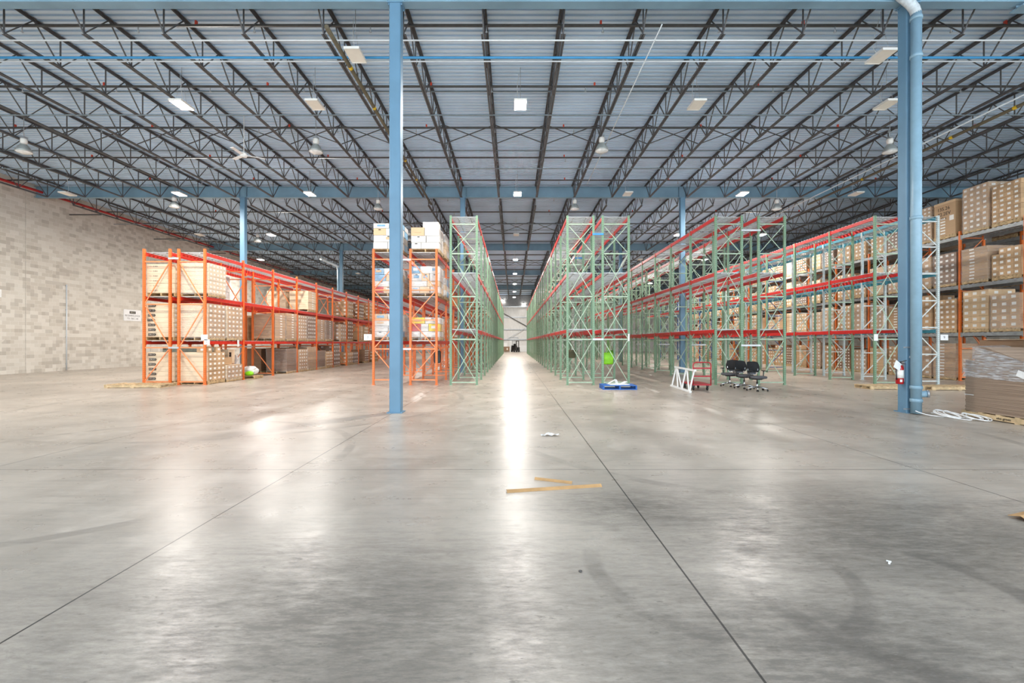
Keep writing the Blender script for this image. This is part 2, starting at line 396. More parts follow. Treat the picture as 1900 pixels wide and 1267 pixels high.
# columns
def column(x, gy, label):
    c = thing('steel_column', label, 'column', (x, gy, 0), kind='structure')
    w = .27; r = .03; mb = MB(); pts = []
    for cx, cy, a0 in ((1, 1, 0), (-1, 1, 90), (-1, -1, 180), (1, -1, 270)):
        for k in range(4):
            a = R(a0+k*30); pts.append((cx*(w/2-r)+r*cos(a), cy*(w/2-r)+r*sin(a)))
    n = len(pts)
    for z in (0.02, 9.7): mb.v += [(px, py, z) for px, py in pts]
    for k in range(n):
        mb.f.append((k, (k+1) % n, n+(k+1) % n, n+k)); mb.mi.append(0); mb.sm.append(False)
    mb.build('shaft', BLUE, c)
    MB().box((0, 0, .01), (.36, .36, .02)).build('base_plate', BLUE, c)
    mb = MB().box((0, 0, 9.68), (.36, .3, .03))
    for s in (-1, 1):
        for t in (-1, 1): mb.lathe([(0, 9.63), (.018, 9.63), (.018, 9.665)], 6, (s*.15, t*.1, 0))
    mb.build('cap_plate', BLUE, c)
    return c
colnames = {}
for gi, gy in enumerate(GY):
    for ci, x in enumerate(CX):
        if gi == 0 and ci in (0, 3): continue
        lab = {(0, 1): 'bright blue steel column standing alone in front of the orange and green racks',
               (0, 2): 'blue steel column carrying the downpipe and fire extinguisher',
               (1, 0): 'blue column rising behind the first orange rack', (1, 1): 'blue column between the tall orange and green racks',
               (1, 2): 'grey-blue column inside the green rack behind the chairs'}.get((gi, ci),
               'blue column, %s row from the near end, %s from the block wall' % (ORD[gi+1], ORD[ci+1]))
        colnames[(gi, ci)] = column(x, gy, lab)

# joists
def joist_mesh():
    top, bot, web = MB(), MB(), MB()
    L = BAY; zt, zb = 10.36, 9.52; P = L/10
    for s in (-.035, .035):
        top.box((s, L/2, zt+.025), (.05, L-.02, .012)).box((s*.35, L/2, zt-.01), (.01, L-.02, .06))
        bot.box((s, L/2, zb-.02), (.05, L-2*P*.5, .012)).box((s*.35, L/2, zb+.01), (.01, L-P, .05))
    for k in range(10):
        yb = (k+.5)*P
        for ya in (k*P+(.1 if k == 0 else 0), (k+1)*P-(.1 if k == 9 else 0)):
            web.bar((0, yb, zb), (0, ya, zt), .032, .022)
        web.bar((0, yb, zb), (0, yb, zt), .028, .028)
    return top.mesh('top_chord', JOIST), bot.mesh('bottom_chord', JOIST), web.mesh('web', JOIST)
jt, jb, jw = joist_mesh()
JX = [-2.78+2.0317*k for k in range(-11, 18)]
bayname = ['nearest bay', 'second bay', 'third bay', 'fourth bay', 'last bay']
for gi, gy in enumerate(GY):
    for k, x in enumerate(JX):
        j = thing('roof_joist', 'dark open-web roof joist in the %s, %s from the block wall' % (bayname[gi], ORD[k+1]), 'joist', (x, gy, 0), 0, 'open-web joists under the roof deck', 'structure')
        obj('top_chord', jt, j); obj('bottom_chord', jb, j); obj('web', jw, j)
# bridging between joists
xb = MB(); dx = JX[1]-JX[0]
xb.bar((.03, 0, 10.3), (dx-.03, 0, 9.56), .03, .03).bar((.03, .04, 9.56), (dx-.03, .04, 10.3), .03, .03)
xbm = xb.mesh('cross_brace', JOIST)
BR = M('bridging_grey', srgb(120, 132, 138), .5)
for gi in range(4):
    gy = GY[gi]
    for n, (fy, z) in enumerate(((1/3, 9.49), (1/3, 10.3), (2/3, 9.49), (2/3, 10.3))):
        o = MB().box(((XL+XR)/2, gy+BAY*fy, z), (XR-XL-.2, .035, .035)).build('roof_bridging', BR)
        tag(o, '%s bridging angle across the joists in the %s, %s line' % (('lower', 'upper')[n % 2], bayname[gi], ('nearer', 'farther')[n//2]), 'bridging', 'joist bridging angles', 'structure')
    t = thing('cross_bridging', 'row of crossed braces between the joists at the middle of the %s' % bayname[gi], 'bridging', (0, gy+BAY/2, 0), 0, 'crossed joist bracing rows', 'structure')
    for x in JX[:-1]: obj('cross_brace', xbm, t, (x, 0, 0))

# sprinkler lines and other ceiling runs
hd = MB(); hd.tube((0, 0, 0), (0, 0, -.16), .014, 6).lathe([(0, -.16), (.035, -.165), (.03, -.18), (0, -.2)], 8)
hdm = hd.mesh('sprinkler_head', GALV)
hg = MB(); hg.box((0, 0, .06), (.05, .06, .13))
hgm = hg.mesh('coupling', ORFIT)
ny = 0
for gi in range(5):
    for k in range(5):
        y = 12.15+2.89*(ny); ny += 1
        if y > 82: break
        if abs(y-GY[min(4, round((y-10.85)/BAY))]) < .3: y += .5
        t = thing('sprinkler_pipe', 'dark sprinkler pipe running across the joists, %s from the near girder' % ORD[min(ny, 34)], 'sprinkler pipe', (0, y, 10.12), 0, 'sprinkler lines under the deck', 'thing')
        MB().tube((XL+.05, 0, 0), (XR-.1, 0, 0), .038, 8).build('pipe', PIPE, t)
        if ny <= 7:
            for x in [-22.4+3.1*i for i in range(15)]:
                obj('sprinkler_head', hdm, t, (x, 0, 0))
            for x in [-19.6+5.4*i+.35*(ny % 3) for i in range(8)]: obj('coupling', hgm, t, (x, 0, 0))
def run(name, a, b, r, mat, label, cat, n=8):
    return tag(MB().tube(a, b, r, n).build(name, mat), label, cat)
run('conduit', (XL+.1, 11.75, 9.46), (XR-.1, 11.75, 9.46), .02, CONDUIT, 'thin white conduit running across just past the nearest girder', 'conduit')
run('air_line', (XL+.1, 12.4, 9.42), (XR-.1, 12.4, 9.42), .035, AIRBLUE, 'blue compressed air line running across under the joists', 'pipe')
run('air_line', (XL+.1, 12.53, 9.40), (XR-.1, 12.53, 9.40), .02, CONDUIT, 'thin pale pipe running beside the blue air line', 'pipe')
for nm, x, z, lab in (('gas_pipe', -4.5, 9.28, 'brown gas pipe with yellow bands left of the near column'), ('gas_pipe', 16.3, 9.28, 'dark gas pipe with yellow bands high on the right')):
    t = thing(nm, lab, 'pipe', (x, 0, z))
    MB().tube((0, 10.98, 0), (0, 25.1, 0), .055, 10).build('pipe', BPIPE, t)
    for yy in (12.6, 14.75, 16.9, 19, 21.2): MB().lathe([(.06, -.06), (.06, .06)], 10, (0, yy, 0), 0, 'y').build('band', YEL, t)
    for yy in (13.2, 18, 23): MB().box((0, yy, .1), (.03, .03, .2)).build('hanger', PIPE, t)
run('conduit', (15.8, 10.98, 9.32), (15.8, 46, 9.32), .028, CONDUIT, 'pale straight conduit running back along the right side', 'conduit')
run('conduit', (3.6, 10.98, 9.33), (3.6, 22, 9.33), .016, CONDUIT, 'thin pale conduit along the joist right of the aisle', 'conduit')
t = thing('fire_main', 'red fire main running along the top of the block wall', 'pipe', (XL+.35, 0, 10.0))
MB().tube((0, Y0+1, 0), (0, YB-1, 0), .07, 10).build('pipe', REDPIPE, t)
for k in range(8): MB().box((-.17, 13+5*k, 0), (.34, .04, .04)).build('bracket', PIPE, t)
for k, yy in enumerate((19.5, 27.2, 33.6, 39)):
    tag(MB().bar((XL+.01, yy, 9.3), (XL+1.9, yy, 9.3), .06, .06).build('wall_strut', PIPE), 'short grey strut reaching from the block wall, %s from the near end' % ORD[k+1], 'strut', 'struts on the block wall', 'structure')

# ------------------------------------------------------------------ pallet racks
SP = 2.53; PW = .08; RD = 1.10
_fr = {}
def frame_meshes(kind):
    if kind in _fr: return _fr[kind]
    H, levels, style, pm, bm = {'green': (6.63, [.1, 1.79, 3.46, 5.14, 6.3], 'X', P_GR, B_GR), 'orange': (5.33, [.12, 1.46, 3.16, 4.83], 'Z', P_OR, B_OR),
        'orange_mirror': (5.33, [.12, 1.46, 3.16, 4.83], 'S', P_OR, B_OR),
        'orange_dense': (5.33, [.2, 1.41, 2.55, 3.72, 4.92], 'S', P_OR, B_OR), 'orange_dense_mirror': (5.33, [.2, 1.41, 2.55, 3.72, 4.92], 'Z', P_OR, B_OR),
        'white': (6.63, [.15, 1.2, 2.25, 3.3, 4.35, 5.4, 6.4], 'Z', P_WH, B_WH), 'blue': (6.95, [.15, 1.2, 2.25, 3.3, 4.35, 5.4, 6.4], 'Z', P_BL, B_BL),
        'orange_tall': (6.5, [.15, 1.4, 2.65, 3.9, 5.15, 6.2], 'Z', P_OR, B_OR)}[kind]
    br = MB(); w = RD/2-PW
    for z in levels: br.bar((-w, 0, z), (w, 0, z), .04, .045)
    for i in range(len(levels)-1):
        a, b = levels[i]+.05, levels[i+1]-.05
        if style == 'X':
            br.bar((-w, -.012, a), (w, -.012, b), .014, .026).bar((-w, .012, b), (w, .012, a), .014, .026)
        else:
            s = 1 if (i % 2 == 0) == (style == 'Z') else -1
            br.bar((-w*s, 0, a), (w*s, 0, b), .03, .034)
    po = MB(); po.box((0, 0, H/2), (PW, .075, H)).box((0, 0, .006), (.14, .12, .012))
    _fr[kind] = (br.mesh('upright_frame', bm), po.mesh('post', pm)); return _fr[kind]
_bm = {}
def beam_mesh(mat):
    if mat.name not in _bm:
        mb = MB(); L = SP-.078
        mb.box((0, 0, -.065), (.045, L, .13)).box((.012, 0, -.02), (.024, L, .04))
        for s in (-1, 1): mb.box((0, s*(L/2-.02), -.07), (.062, .045, .2))
        _bm[mat.name] = mb.mesh('beam', mat)
    return _bm[mat.name]
dk = MB()
for k in range(12): dk.box((0, -SP/2+.16+k*(SP-.32)/11, .012), (RD-.06, .085, .022))
for s in (-.25, .25): dk.box((s, 0, -.01), (.03, SP-.14, .02))
DKM = dk.mesh('deck', GALVB)
def rack(label, xc, y0, nb, kind, beam, levels, group=None, kinds=None, beams=None, spacer=None, skip_deck=()):
    r = thing('pallet_rack', label, 'pallet rack', (xc, y0, 0), 0, group)
    for i in range(nb+1):
        fm, pm = frame_meshes((kinds or {}).get(i, kind))
        f = obj('upright_frame', fm, r, (0, i*SP, 0))
        for s in (-1, 1): obj('post', pm, f, (s*(RD/2-PW/2), 0, 0))
    nbeam = 0; rest = MB()
    for i in range(nb):
        for z in levels:
            for s in (-1, 1):
                nbeam += 1
                mt = (beams or {}).get(i, beam)
                if nbeam <= 96: obj('beam', beam_mesh(mt), r, (s*(RD/2-PW/2), (i+.5)*SP, z), (0, 0, pi if s < 0 else 0))
                else: rest.box((s*(RD/2-PW/2), (i+.5)*SP, z-.065), (.045, SP-.08, .13))
            if (i, z) not in skip_deck: obj('deck', DKM, r, (0, (i+.5)*SP, z))
    if rest.v:
        o = rest.build('far_beams', beam, r); o['kind'] = 'stuff'
    if spacer:
        gap, sm, zs = spacer
        for i in (0, 2, 4, 6):
            for z in zs: MB().box((RD/2+gap/2, i*SP-.05, z), (gap+.16, .02, .07)).build('row_spacer', sm if z == zs[-1] or sm is GALVB else GALVB, r)
    return r
YR = 17.84
LA = [1.72, 3.46, 5.2]; LG = [2.17, 4.40, 6.6]; LO = [2.07, 4.13, 6.29]
XA1, XA2 = -13.94, -12.58; XB1, XB2 = -4.95, -3.50; XC = -1.92; XD1, XD2 = 2.65, 4.03; XE1, XE2 = 8.46, 10.14; XF1, XF2 = 14.7, 16.15; XG, XH = 19.97, 22.65
SPB = M('spacer_blue', srgb(60, 140, 206), .5)
rA1 = rack('orange pallet rack nearest the block wall, outer of its back-to-back pair', XA1, YR, 14, 'orange', REDO, LA, spacer=(.24, GALVB, (1.46, 4.95)))
rA2 = rack('orange pallet rack of the left pair, on the side facing the aisle', XA2, YR, 14, 'orange_mirror', REDO, LA)
rB1 = rack('orange rack just left of the bright blue column, loaded with white boxes', XB1, YR, 14, 'orange_dense', REDO, LA, spacer=(.34, GALVB, (1.41, 4.9)))
rB2 = rack('orange rack between the bright blue column and the green rack', XB2, YR, 14, 'orange_dense_mirror', REDO, LA)
rC = rack('tall green rack on the left of the main aisle', XC, YR, 20, 'green', RED, LG)
rD1 = rack('tall green rack on the right edge of the main aisle', XD1, YR, 20, 'green', RED, LG, spacer=(.27, SPB, (1.79, 5.9)))
rD2 = rack('tall green rack behind the blue floor pallet, right of its pair', XD2, YR, 20, 'green', RED, LG)
rE1 = rack('tall green rack behind the office chairs, left of its pair', XE1, YR, 16, 'green', RED, LG, spacer=(.6, GALVB, (1.55, 6.05)))
rE2 = rack('tall green rack right of the office chairs, right of its pair', XE2, YR, 16, 'green', RED, LG)
rF1 = rack('green rack with red beams behind the right column', XF1, YR, 12, 'green', RED, LG)
rF2 = rack('white rack with teal beams and blue far frames behind the downpipe', XF2, YR, 12, 'white', TEAL, LG, kinds={4: 'blue', 6: 'blue', 8: 'blue', 10: 'blue', 12: 'blue'})
rG = rack('orange-post rack full of brown cartons on the right', XG, 17.27, 13, 'orange_tall', GREYB, LO)
rH = rack('orange-post rack hidden behind the carton rack on the right', XH, 17.27, 8, 'orange_tall', GREYB, LO)
# row signs fixed to the rack ends
def rsign(parent, x, z, w, h, txt, y=-.045, rz=0):
    s = MB().box((x, y, z), (w, .006, h)).build('row_sign', WHITEP, parent)
    if txt: text('sign_text', txt, h*.62, INKG, s, (x, y-.004, z), (pi/2, 0, 0))
rsign(rB1, -.72, 1.87, .3, .24, '3'); rsign(rA2, .52, 1.86, .26, .22, ''); rsign(rA2, .62, 1.68, .22, .2, '1')
rsign(rF1, -.5, 1.86, .16, .26, ''); rsign(rF2, .72, 1.86, .3, .22, '9'); rsign(rD2, .5, 1.86, .06, .28, '')
MB().box((.03+RD/2, 2.05, 1.63), (.006, .13, .3)).build('row_sign', WHITEP, rA2)

# ------------------------------------------------------------------ pallets and loads
def pallet_mb(L=1.06, Wd=1.1, mb=None, base=(0, 0, 0)):   # L along y, Wd along x; stringers along x
    mb = mb or MB(); bx, by, bz = base
    for k in range(7): mb.box((bx, by-L/2+.06+k*(L-.12)/6, bz+.131), (Wd, .095, .018))
    for k in (-1, 0, 1): mb.box((bx+k*(Wd/2-.02), by, bz+.07), (.038, L, .104))
    for k in (-1, 0, 1): mb.box((bx, by+k*(L/2-.06), bz+.009), (Wd, .095, .018))
    return mb
PALM = pallet_mb().mesh('pallet', WOOD)
PH = .14
def carton_mb(mb, c, d, lab='ends', ls=.45, mi=(0, 1)):
    mb.box(c, d, mi[0]); x, y, z = c; t = .004
    if lab in ('ends', 'all'):
        for s in (-1, 1): mb.box((x+s*d[0]/2, y+d[1]*.08, z+d[2]*.02), (t, min(d[1]*ls, .16), d[2]*.42), mi[1])
    if lab == 'all':
        for s in (-1, 1): mb.box((x+d[0]*.08, y+s*d[1]/2, z), (min(d[0]*ls, .16), t, d[2]*.42), mi[1])
    if lab == 'wide':
        for s in (-1, 1): mb.box((x+s*d[0]/2, y+.1, z), (t, .2, d[2]*.45), mi[1])
    return mb
VAR = {'small': (3, 4, .225, 'all'), 'mid': (2, 3, .27, 'all'), 'long': (1, 4, .19, 'ends'), 'flat': (1, 1, .135, 'wide'), 'lit_long': (1, 4, .19, 'ends'), 'boards': (1, 1, .06, None), 'fine': (2, 5, .17, 'ends')}
_cm = {}
def cmesh(v, mat):
    k = (v, mat.name)
    if k not in _cm:
        nx, ny, h, lab = VAR[v]
        cb = carton_mb(MB(), (0, 0, 0), (1.10/nx-.005, 1.06/ny-.005, h-.005), lab)
        if v == 'lit_long': cb.mi[1] = cb.mi[2] = cb.mi[3] = 2  # cream top and long faces: their brighter light put into the colour
        _cm[k] = cb.mesh('carton', [mat, LABEL, CREAM])
    return _cm[k]
def load(label, x, y, z, v, h, mat, detail, film=None, group=None, cols=(), pal=True):
    t = thing('pallet_load', label, 'pallet load', (x, y, z), 0, group)
    if pal: obj('pallet', PALM, t)
    nx, ny, ch, lab = VAR[v]; nz = max(1, round(h/ch)); dx, dy = 1.10/nx, 1.06/ny
    big = MB(); skip = set()
    for k in range(nz):
        jx, jy = rnd.uniform(-.008, .008), rnd.uniform(-.008, .008)
        for i in range(nx):
            for j in range(ny):
                if 0 < i < nx-1 and 0 < j < ny-1 and k < nz-1: continue
                if k == nz-1 and nz > 3 and v in ('small', 'mid') and rnd.random() < .1: continue
                p = (-.55+dx*(i+.5)+jx, -.53+dy*(j+.5)+jy, PH+ch*(k+.5)+.001)
                if detail: obj('carton', cmesh(v, mat), t, p)
                else: carton_mb(big, p, (dx-.006, dy-.006, ch-.006), lab)
    if not detail: big.build('cartons', [mat, LABEL], t)
    if film:
        f = MB(); H = nz*ch; e = .012; n = 10
        for k in range(n+1):
            zz = PH-.06+(H+.06)*k/n
            w = rnd.uniform(0, .012)
            for (sx, sy) in ((-1, -1), (1, -1), (1, 1), (-1, 1)): f.v.append((sx*(.55+e+w), sy*(.53+e+w), zz))
        for k in range(n):
            for q in range(4): f.f.append((4*k+q, 4*k+(q+1) % 4, 4*k+4+(q+1) % 4, 4*k+4+q)); f.mi.append(0); f.sm.append(False)
        f.build('stretch_film', film, t)
    return t
LV = ['at floor level', 'on the lowest beams', 'on the second beams', 'on the top beams']
def pos(y0, b, s): return y0+b*SP+(.68 if s == 0 else 1.86)
vname = {'lit_long': 'long cartons', 'small': 'small labelled cartons', 'mid': 'square cartons', 'long': 'long cartons', 'flat': 'flat wide cartons', 'boards': 'brown wrapped boards', 'fine': 'small flat cartons'}
def put(rk, rname, b, s, lv, levels, v, h, mat, detail, film=None, y0=YR, adj='', dy=0):
    z = ([0]+levels)[lv]+(.024 if lv else 0)
    lab = '%s%s %s, %s along the %s' % (adj, vname[v], LV[lv], ORD[2*b+s+1], rname)
    return load(lab, rk.location.x+rnd.uniform(-.03, .03), pos(y0, b, s)+dy, z, v, h, mat, detail, film)
nA2, nA1, nG = 'left orange rack', 'rack by the block wall', 'carton rack'
# left pair, aisle side
put(rA2, nA2, 0, 0, 0, LA, 'lit_long', 1.14, CARD, True, None)
put(rA2, nA2, 0, 1, 0, LA, 'lit_long', .6, CARD, True, FILM, dy=-.04)
put(rA2, nA2, 0, 0, 1, LA, 'lit_long', 1.33, CARD, True, FILM)
put(rA2, nA2, 0, 1, 1, LA, 'lit_long', 1.33, CARD, True, FILM)
put(rA2, nA2, 0, 0, 2, LA, 'fine', 1.2, CREAM, True, FILM)
for (b, s, lv, v, h, m, fl) in ((2, 1, 0, 'boards', 1.22, DARKC, FILM), (3, 0, 0, 'long', 1.1, CARD, FILM), (3, 1, 0, 'boards', 1.25, CARD, FILM),
        (4, 0, 0, 'boards', 1.0, DARKC, FILM), (4, 1, 0, 'long', .95, CARD, None), (5, 0, 0, 'mid', 1.35, DARKC, FILM), (6, 0, 0, 'mid', .8, CARD, None), (6, 1, 0, 'mid', .8, DARKC, FILM), (7, 1, 0, 'long', .95, DARKC, None),
        (2, 0, 1, 'flat', 1.2, CARD, FILM), (2, 1, 1, 'flat', 1.35, CARD, FILM), (3, 0, 1, 'long', 1.33, CARD, FILM), (3, 1, 1, 'small', 1.35, DARKC, FILM), (4, 0, 1, 'flat', 1.2, CARD, FILM),
        (4, 1, 1, 'flat', 1.2, DARKC, FILM), (5, 1, 1, 'mid', 1.1, CARD, FILM), (6, 0, 1, 'mid', 1.35, DARKC, None), (7, 0, 1, 'flat', 1.1, CARD, None), (7, 1, 1, 'mid', 1.1, CARD, None),
        (3, 1, 2, 'flat', 1.1, CREAM, None), (6, 0, 2, 'mid', 1.1, CARD, None), (7, 0, 2, 'mid', 1.1, DARKC, None), (8, 0, 2, 'mid', 1.3, CARD, None), (8, 1, 0, 'mid', .8, CARD, None), (9, 0, 1, 'mid', 1.1, CARD, None)):
    put(rA2, nA2, b, s, lv, LA, v, h, m, False, fl)
put(rA1, nA1, 0, 0, 0, LA, 'long', 1.14, CREAM, True); put(rA1, nA1, 0, 0, 1, LA, 'long', 1.33, CREAM, True); put(rA1, nA1, 0, 0, 2, LA, 'long', 1.14, CREAM, True)
for (b, s, lv, v, h, m) in ((2, 1, 0, 'boards', 1.22, DARKC), (3, 1, 0, 'flat', 1.2, CARD), (0, 1, 1, 'flat', 1.2, CARD), (2, 0, 1, 'boards', 1.1, CARD), (2, 1, 1, 'flat', 1.2, CARD), (3, 1, 1, 'mid', 1.35, CARD), (4, 0, 1, 'mid', 1.1, DARKC),
        (3, 1, 2, 'flat', 1.1, CREAM), (1, 0, 2, 'flat', 1.2, WHITEC), (4, 1, 1, 'mid', 1.1, CARD), (5, 0, 1, 'flat', 1.1, CARD), (4, 1, 0, 'mid', .9, CARD)):
    put(rA1, nA1, b, s, lv, LA, v, h, m, False)
# printed badges on the long faces of the block-wall stacks
def badge(parent_load, x, y, z, w=.3):
    mb = MB(); h = w*.32
    mb.v += [(-w/2, 0, -h/2), (w/2-h*.35, 0, -h/2), (w/2, 0, 0), (w/2-h*.35, 0, h/2), (-w/2, 0, h/2)]
    mb.f.append((0, 1, 2, 3, 4)); mb.mi.append(0); mb.sm.append(False)
    o = mb.build('printed_badge', INK, parent_load, (x, y, z))
    text('badge_text', 'EKO', h*.85, INKL, o, (-.01, -.002, 0), (pi/2, 0, 0), sx=1.5)
for o in [o for o in COL.objects if o.name.startswith('pallet_load') and o.get('label', '').endswith('first along the rack by the block wall')]:
    lv = [i for i in range(4) if LV[i] in o['label']][0]
    n = 7 if lv == 1 else 6
    for k in range(n):
        z = PH+.19*(k+.5)
        if lv < 2: badge(o, -.3+rnd.uniform(-.02, .02), -.548, z)
        else:
            text('print', '• I •  E KO', .075, INKG, o, (-.28, -.548, z), (pi/2, 0, 0))
        text('print', '— — —', .06, INKG, o, (.3, -.548, z-.03), (pi/2, 0, 0))
for o in [o for o in COL.objects if o.name.startswith('pallet_load') and 'first along the left orange rack' in o.get('label', '')]:
    for k in range(5): text('print', '— — —', .06, INKG, o, (-.25, -.55, PH+.19*(k+.5)+.03), (pi/2, 0, 0))

# white-box loads on the orange rack beside the blue column
def mixed_load(label, x, y, z, rows, seed, film=True, top=None, sx=1.12, sy=1.08):
    q = random.Random(seed)
    t = thing('pallet_load', label, 'pallet load', (x, y, z), 0, 'mixed white carton loads')
    obj('pallet', PALM, t); zz = PH+.001
    for hgt in rows:
        for jy, (yc, dyy) in enumerate(((-sy/4, sy/2), (sy/4, sy/2))):
            n = q.choice((2, 3)); cuts = [-sx/2]+sorted(-sx/2+sx*(i/n+q.uniform(-.06, .06)) for i in range(1, n))+[sx/2]
            for a, b in zip(cuts, cuts[1:]):
                m = q.choices((WHITEC, TANC, YELC, REDC, BLUEC), (10, 2.6, 1.4, 1.2, .8) if seed == 45 else (10, 3, 0, .15, .8))[0]
                mb = MB().box((0, 0, 0), (b-a-.016, dyy-.012, hgt-.012))
                if q.random() < .6: mb.box((0, -dyy/2, hgt*.05), ((b-a)*.5, .012, hgt*.35), 1)
                if q.random() < .4: mb.box((0, -dyy/2, hgt*.3), (.09, .014, .03), 2)
                mb.build('carton', [m, q.choice((LABEL, BLUEC, TANC)), INK], t, ((a+b)/2+q.uniform(-.01, .01), yc, zz+hgt/2))
        zz += hgt
    if top: MB().box((0, 0, 0), top[1]).build('carton', top[2], t, (top[0], -.1, zz+top[1][2]/2))
    if film:
        f = MB(); e = .015
        for k in range(9):
            h2 = .06+(zz-.06)*k/8; w = q.uniform(0, .035)
            for (ax, ay) in ((-1, -1), (1, -1), (1, 1), (-1, 1)): f.v.append((ax*(sx/2+e+w), ay*(sy/2+e+w), h2))
        for k in range(8):
            for c in range(4): f.f.append((4*k+c, 4*k+(c+1) % 4, 4*k+4+(c+1) % 4, 4*k+4+c)); f.mi.append(0); f.sm.append(False)
        f.build('stretch_film', FILM, t)
    return t
bz = lambda lv: ([0]+LA)[lv]+.024
mixed_load('white cartons with a blue top box on the top beams left of the blue column', XB1, pos(YR, 0, 0), bz(3), (.27, .27, .27, .2), 3, False)
mixed_load('white wrapped cartons on the second beams left of the blue column', XB1, pos(YR, 0, 0), bz(2), (.25, .22, .25, .25), 5)
mixed_load('white cartons on the lowest beams left of the blue column', XB1, pos(YR, 0, 0), bz(1), (.22, .22, .22, .25), 8)
mixed_load('tall white and tan cartons on the top beams right of the blue column', XB2+.04, pos(YR, 0, 0), bz(3), (.25, .27, .33), 9, False, top=(.18, (.62, .5, .26), WHITEC))
mixed_load('white cartons wrapped in loose film on the second beams right of the column', XB2+.04, pos(YR, 0, 0), bz(2), (.25, .22, .3, .28), 12)
mixed_load('colourful cartons with a yellow box on the lowest beams right of the column', XB2+.04, pos(YR, 0, 0), bz(1), (.22, .3, .25), 45)
mixed_load('second white carton load on the top beams right of the blue column', XB2+.1, pos(YR, 0, 1), bz(3), (.25, .27, .33), 15)
mixed_load('second white carton load on the second beams right of the blue column', XB2+.1, pos(YR, 0, 1), bz(2), (.25, .22, .3), 17)
for (b, s, lv, v, h, m) in ((3, 0, 1, 'mid', 1.1, CARD), (5, 1, 1, 'mid', 1.1, DARKC), (6, 0, 2, 'mid', 1.1, CARD), (4, 0, 2, 'flat', .9, CARD), (8, 0, 1, 'mid', 1.1, CARD)):
    put(rB2, 'orange rack beside the green rack', b, s, lv, LA, v, h, m, False)

# carton rack on the right
vs = [('small', CARD), ('small', CARD), ('flat', CARD), ('mid', CARD), ('fine', DARKC), ('long', CARD), ('small', TANC), ('flat', TANC)]
for b in range(13):
    for s in (0, 1):
        for lv in range(4):
            if rnd.random() < .06 and b > 1: continue
            v, m = rnd.choice(vs); h = rnd.uniform(1.15, 1.62) if lv < 3 else rnd.uniform(1.0, 1.6)
            if b == 1 and s == 0 and lv == 3: continue
            if (b, s, lv) == (0, 1, 3): v, m, h = 'small', CARD, 1.75
            if (b, s, lv) == (1, 1, 3): v, m, h = 'fine', CARD, 1.5
            if (b, s, lv) == (0, 1, 1): v, m, h = 'mid', TANC, 1.5
            if (b, s, lv) == (1, 0, 1): v, m, h = 'small', CARD, 1.35
            if (b, s, lv) == (1, 0, 2): v, m, h = 'small', DARKC, 1.25
            if (b, s, lv) == (1, 0, 0): v, m, h = 'flat', CARD, 1.5
            if lv == 0 and b == 0: continue
            put(rG, nG, b, s, lv, LO, v, h, m, b < 3, FILM if (b < 6 and (b, s, lv) not in ((0, 1, 1), (1, 0, 1)) and rnd.random() < .5) else None, y0=17.27)
for b in range(6):
    for s in (0, 1):
        for lv in (1, 2, 3):
            if rnd.random() < .3: continue
            put(rH, 'rack behind the carton rack', b, s, lv, LO, 'flat', rnd.uniform(1, 1.5), DARKC, False, y0=17.27)
# the single large box with handwriting on the top beams
t = thing('pallet_load', 'one tall brown box with black handwriting on the top beams of carton rack', 'pallet load', (XG, pos(17.27, 1, 0), LO[2]+.024))
obj('pallet', PALM, t)
bx = MB().box((0, 0, PH+.72), (1.08, 1.0, 1.44)).build('box', CARD, t)
MB().box((0, 0, 0), (1.1, 1.02, .1)).build('box_lid', TANC, t, (0, 0, PH+1.44+.04))
RX = (pi/2, 0, -pi/2)
text('handwriting', '135.26', .22, INK, bx, (-.545, .05, PH+1.22), RX); text('handwriting', '02.2EV', .22, INK, bx, (-.545, .02, PH+.99), RX); text('handwriting', '35 x', .16, INK, bx, (-.545, .05, PH+.8), RX)
for k in range(6): MB().box((-.543, .08, PH+.12+k*.13), (.004, .22, .06)).build('label', LABEL, bx)
MB().box((-.543, -.33, PH+.75), (.004, .2, .22)).build('label', LABEL, bx)
text('printed_logo', 'EKO', .26, INK, bx, (.2, -.505, PH+.45), (pi/2, -pi/2, 0), sx=1.2)
# loose goods in the first bay of the left rack
t = thing('open_carton', 'open brown carton with raised flap on the half-height stack', 'carton', (XA2+.15, pos(YR, 0, 1)-.31, .14+.576))
MB().box((0, 0, .16), (.6, .5, .3)).box((-.0, -.1, .32), (.62, .02, .02)).build('box', CARD, t)
MB().bar((-.3, -.03, .335), (.3, -.06, .45), .34, .008).build('flap', TANC, t)
t = thing('carton', 'pale carton with a dark square hole at the back of half-height stack', 'carton', (XA2-.1, pos(YR, 0, 1)+.25, .14+.576))
MB().box((0, 0, .33), (.7, .45, .62)).build('box', CREAM, t); MB().box((.352, -.1, .42), (.006, .16, .2)).build('hand_hole', INK, t)
for k, (dx_, dy_) in enumerate(((.3, -.4), (.3, .15))):
    o = MB(); carton_mb(o, (0, 0, .1), (.4, .3, .2), 'all'); o = o.build('carton', [CARD, LABEL], None, (XA2+dx_, pos(YR, 0, 0)+dy_, .14+1.145))
    tag(o, 'loose labelled carton on the %s of the front floor stack, left orange rack' % ('near corner', 'far corner')[k], 'carton')
t = thing('carton', 'long grey-green carton lying on top of the front stacks', 'carton', (XA2-.55, YR+.56, .14+1.145+.205))
MB().box((0, 0, -.1), (1.9, .2, .2)).build('box', M('carton_grey_green', srgb(140, 146, 132), .6), t)
text('print', 'EKO', .12, INK, t, (-.8, -.102, -.1), (pi/2, 0, 0)); text('print', '_ _ _ _ _ _ _', .1, INKG, t, (.25, -.102, -.1), (pi/2, 0, 0))
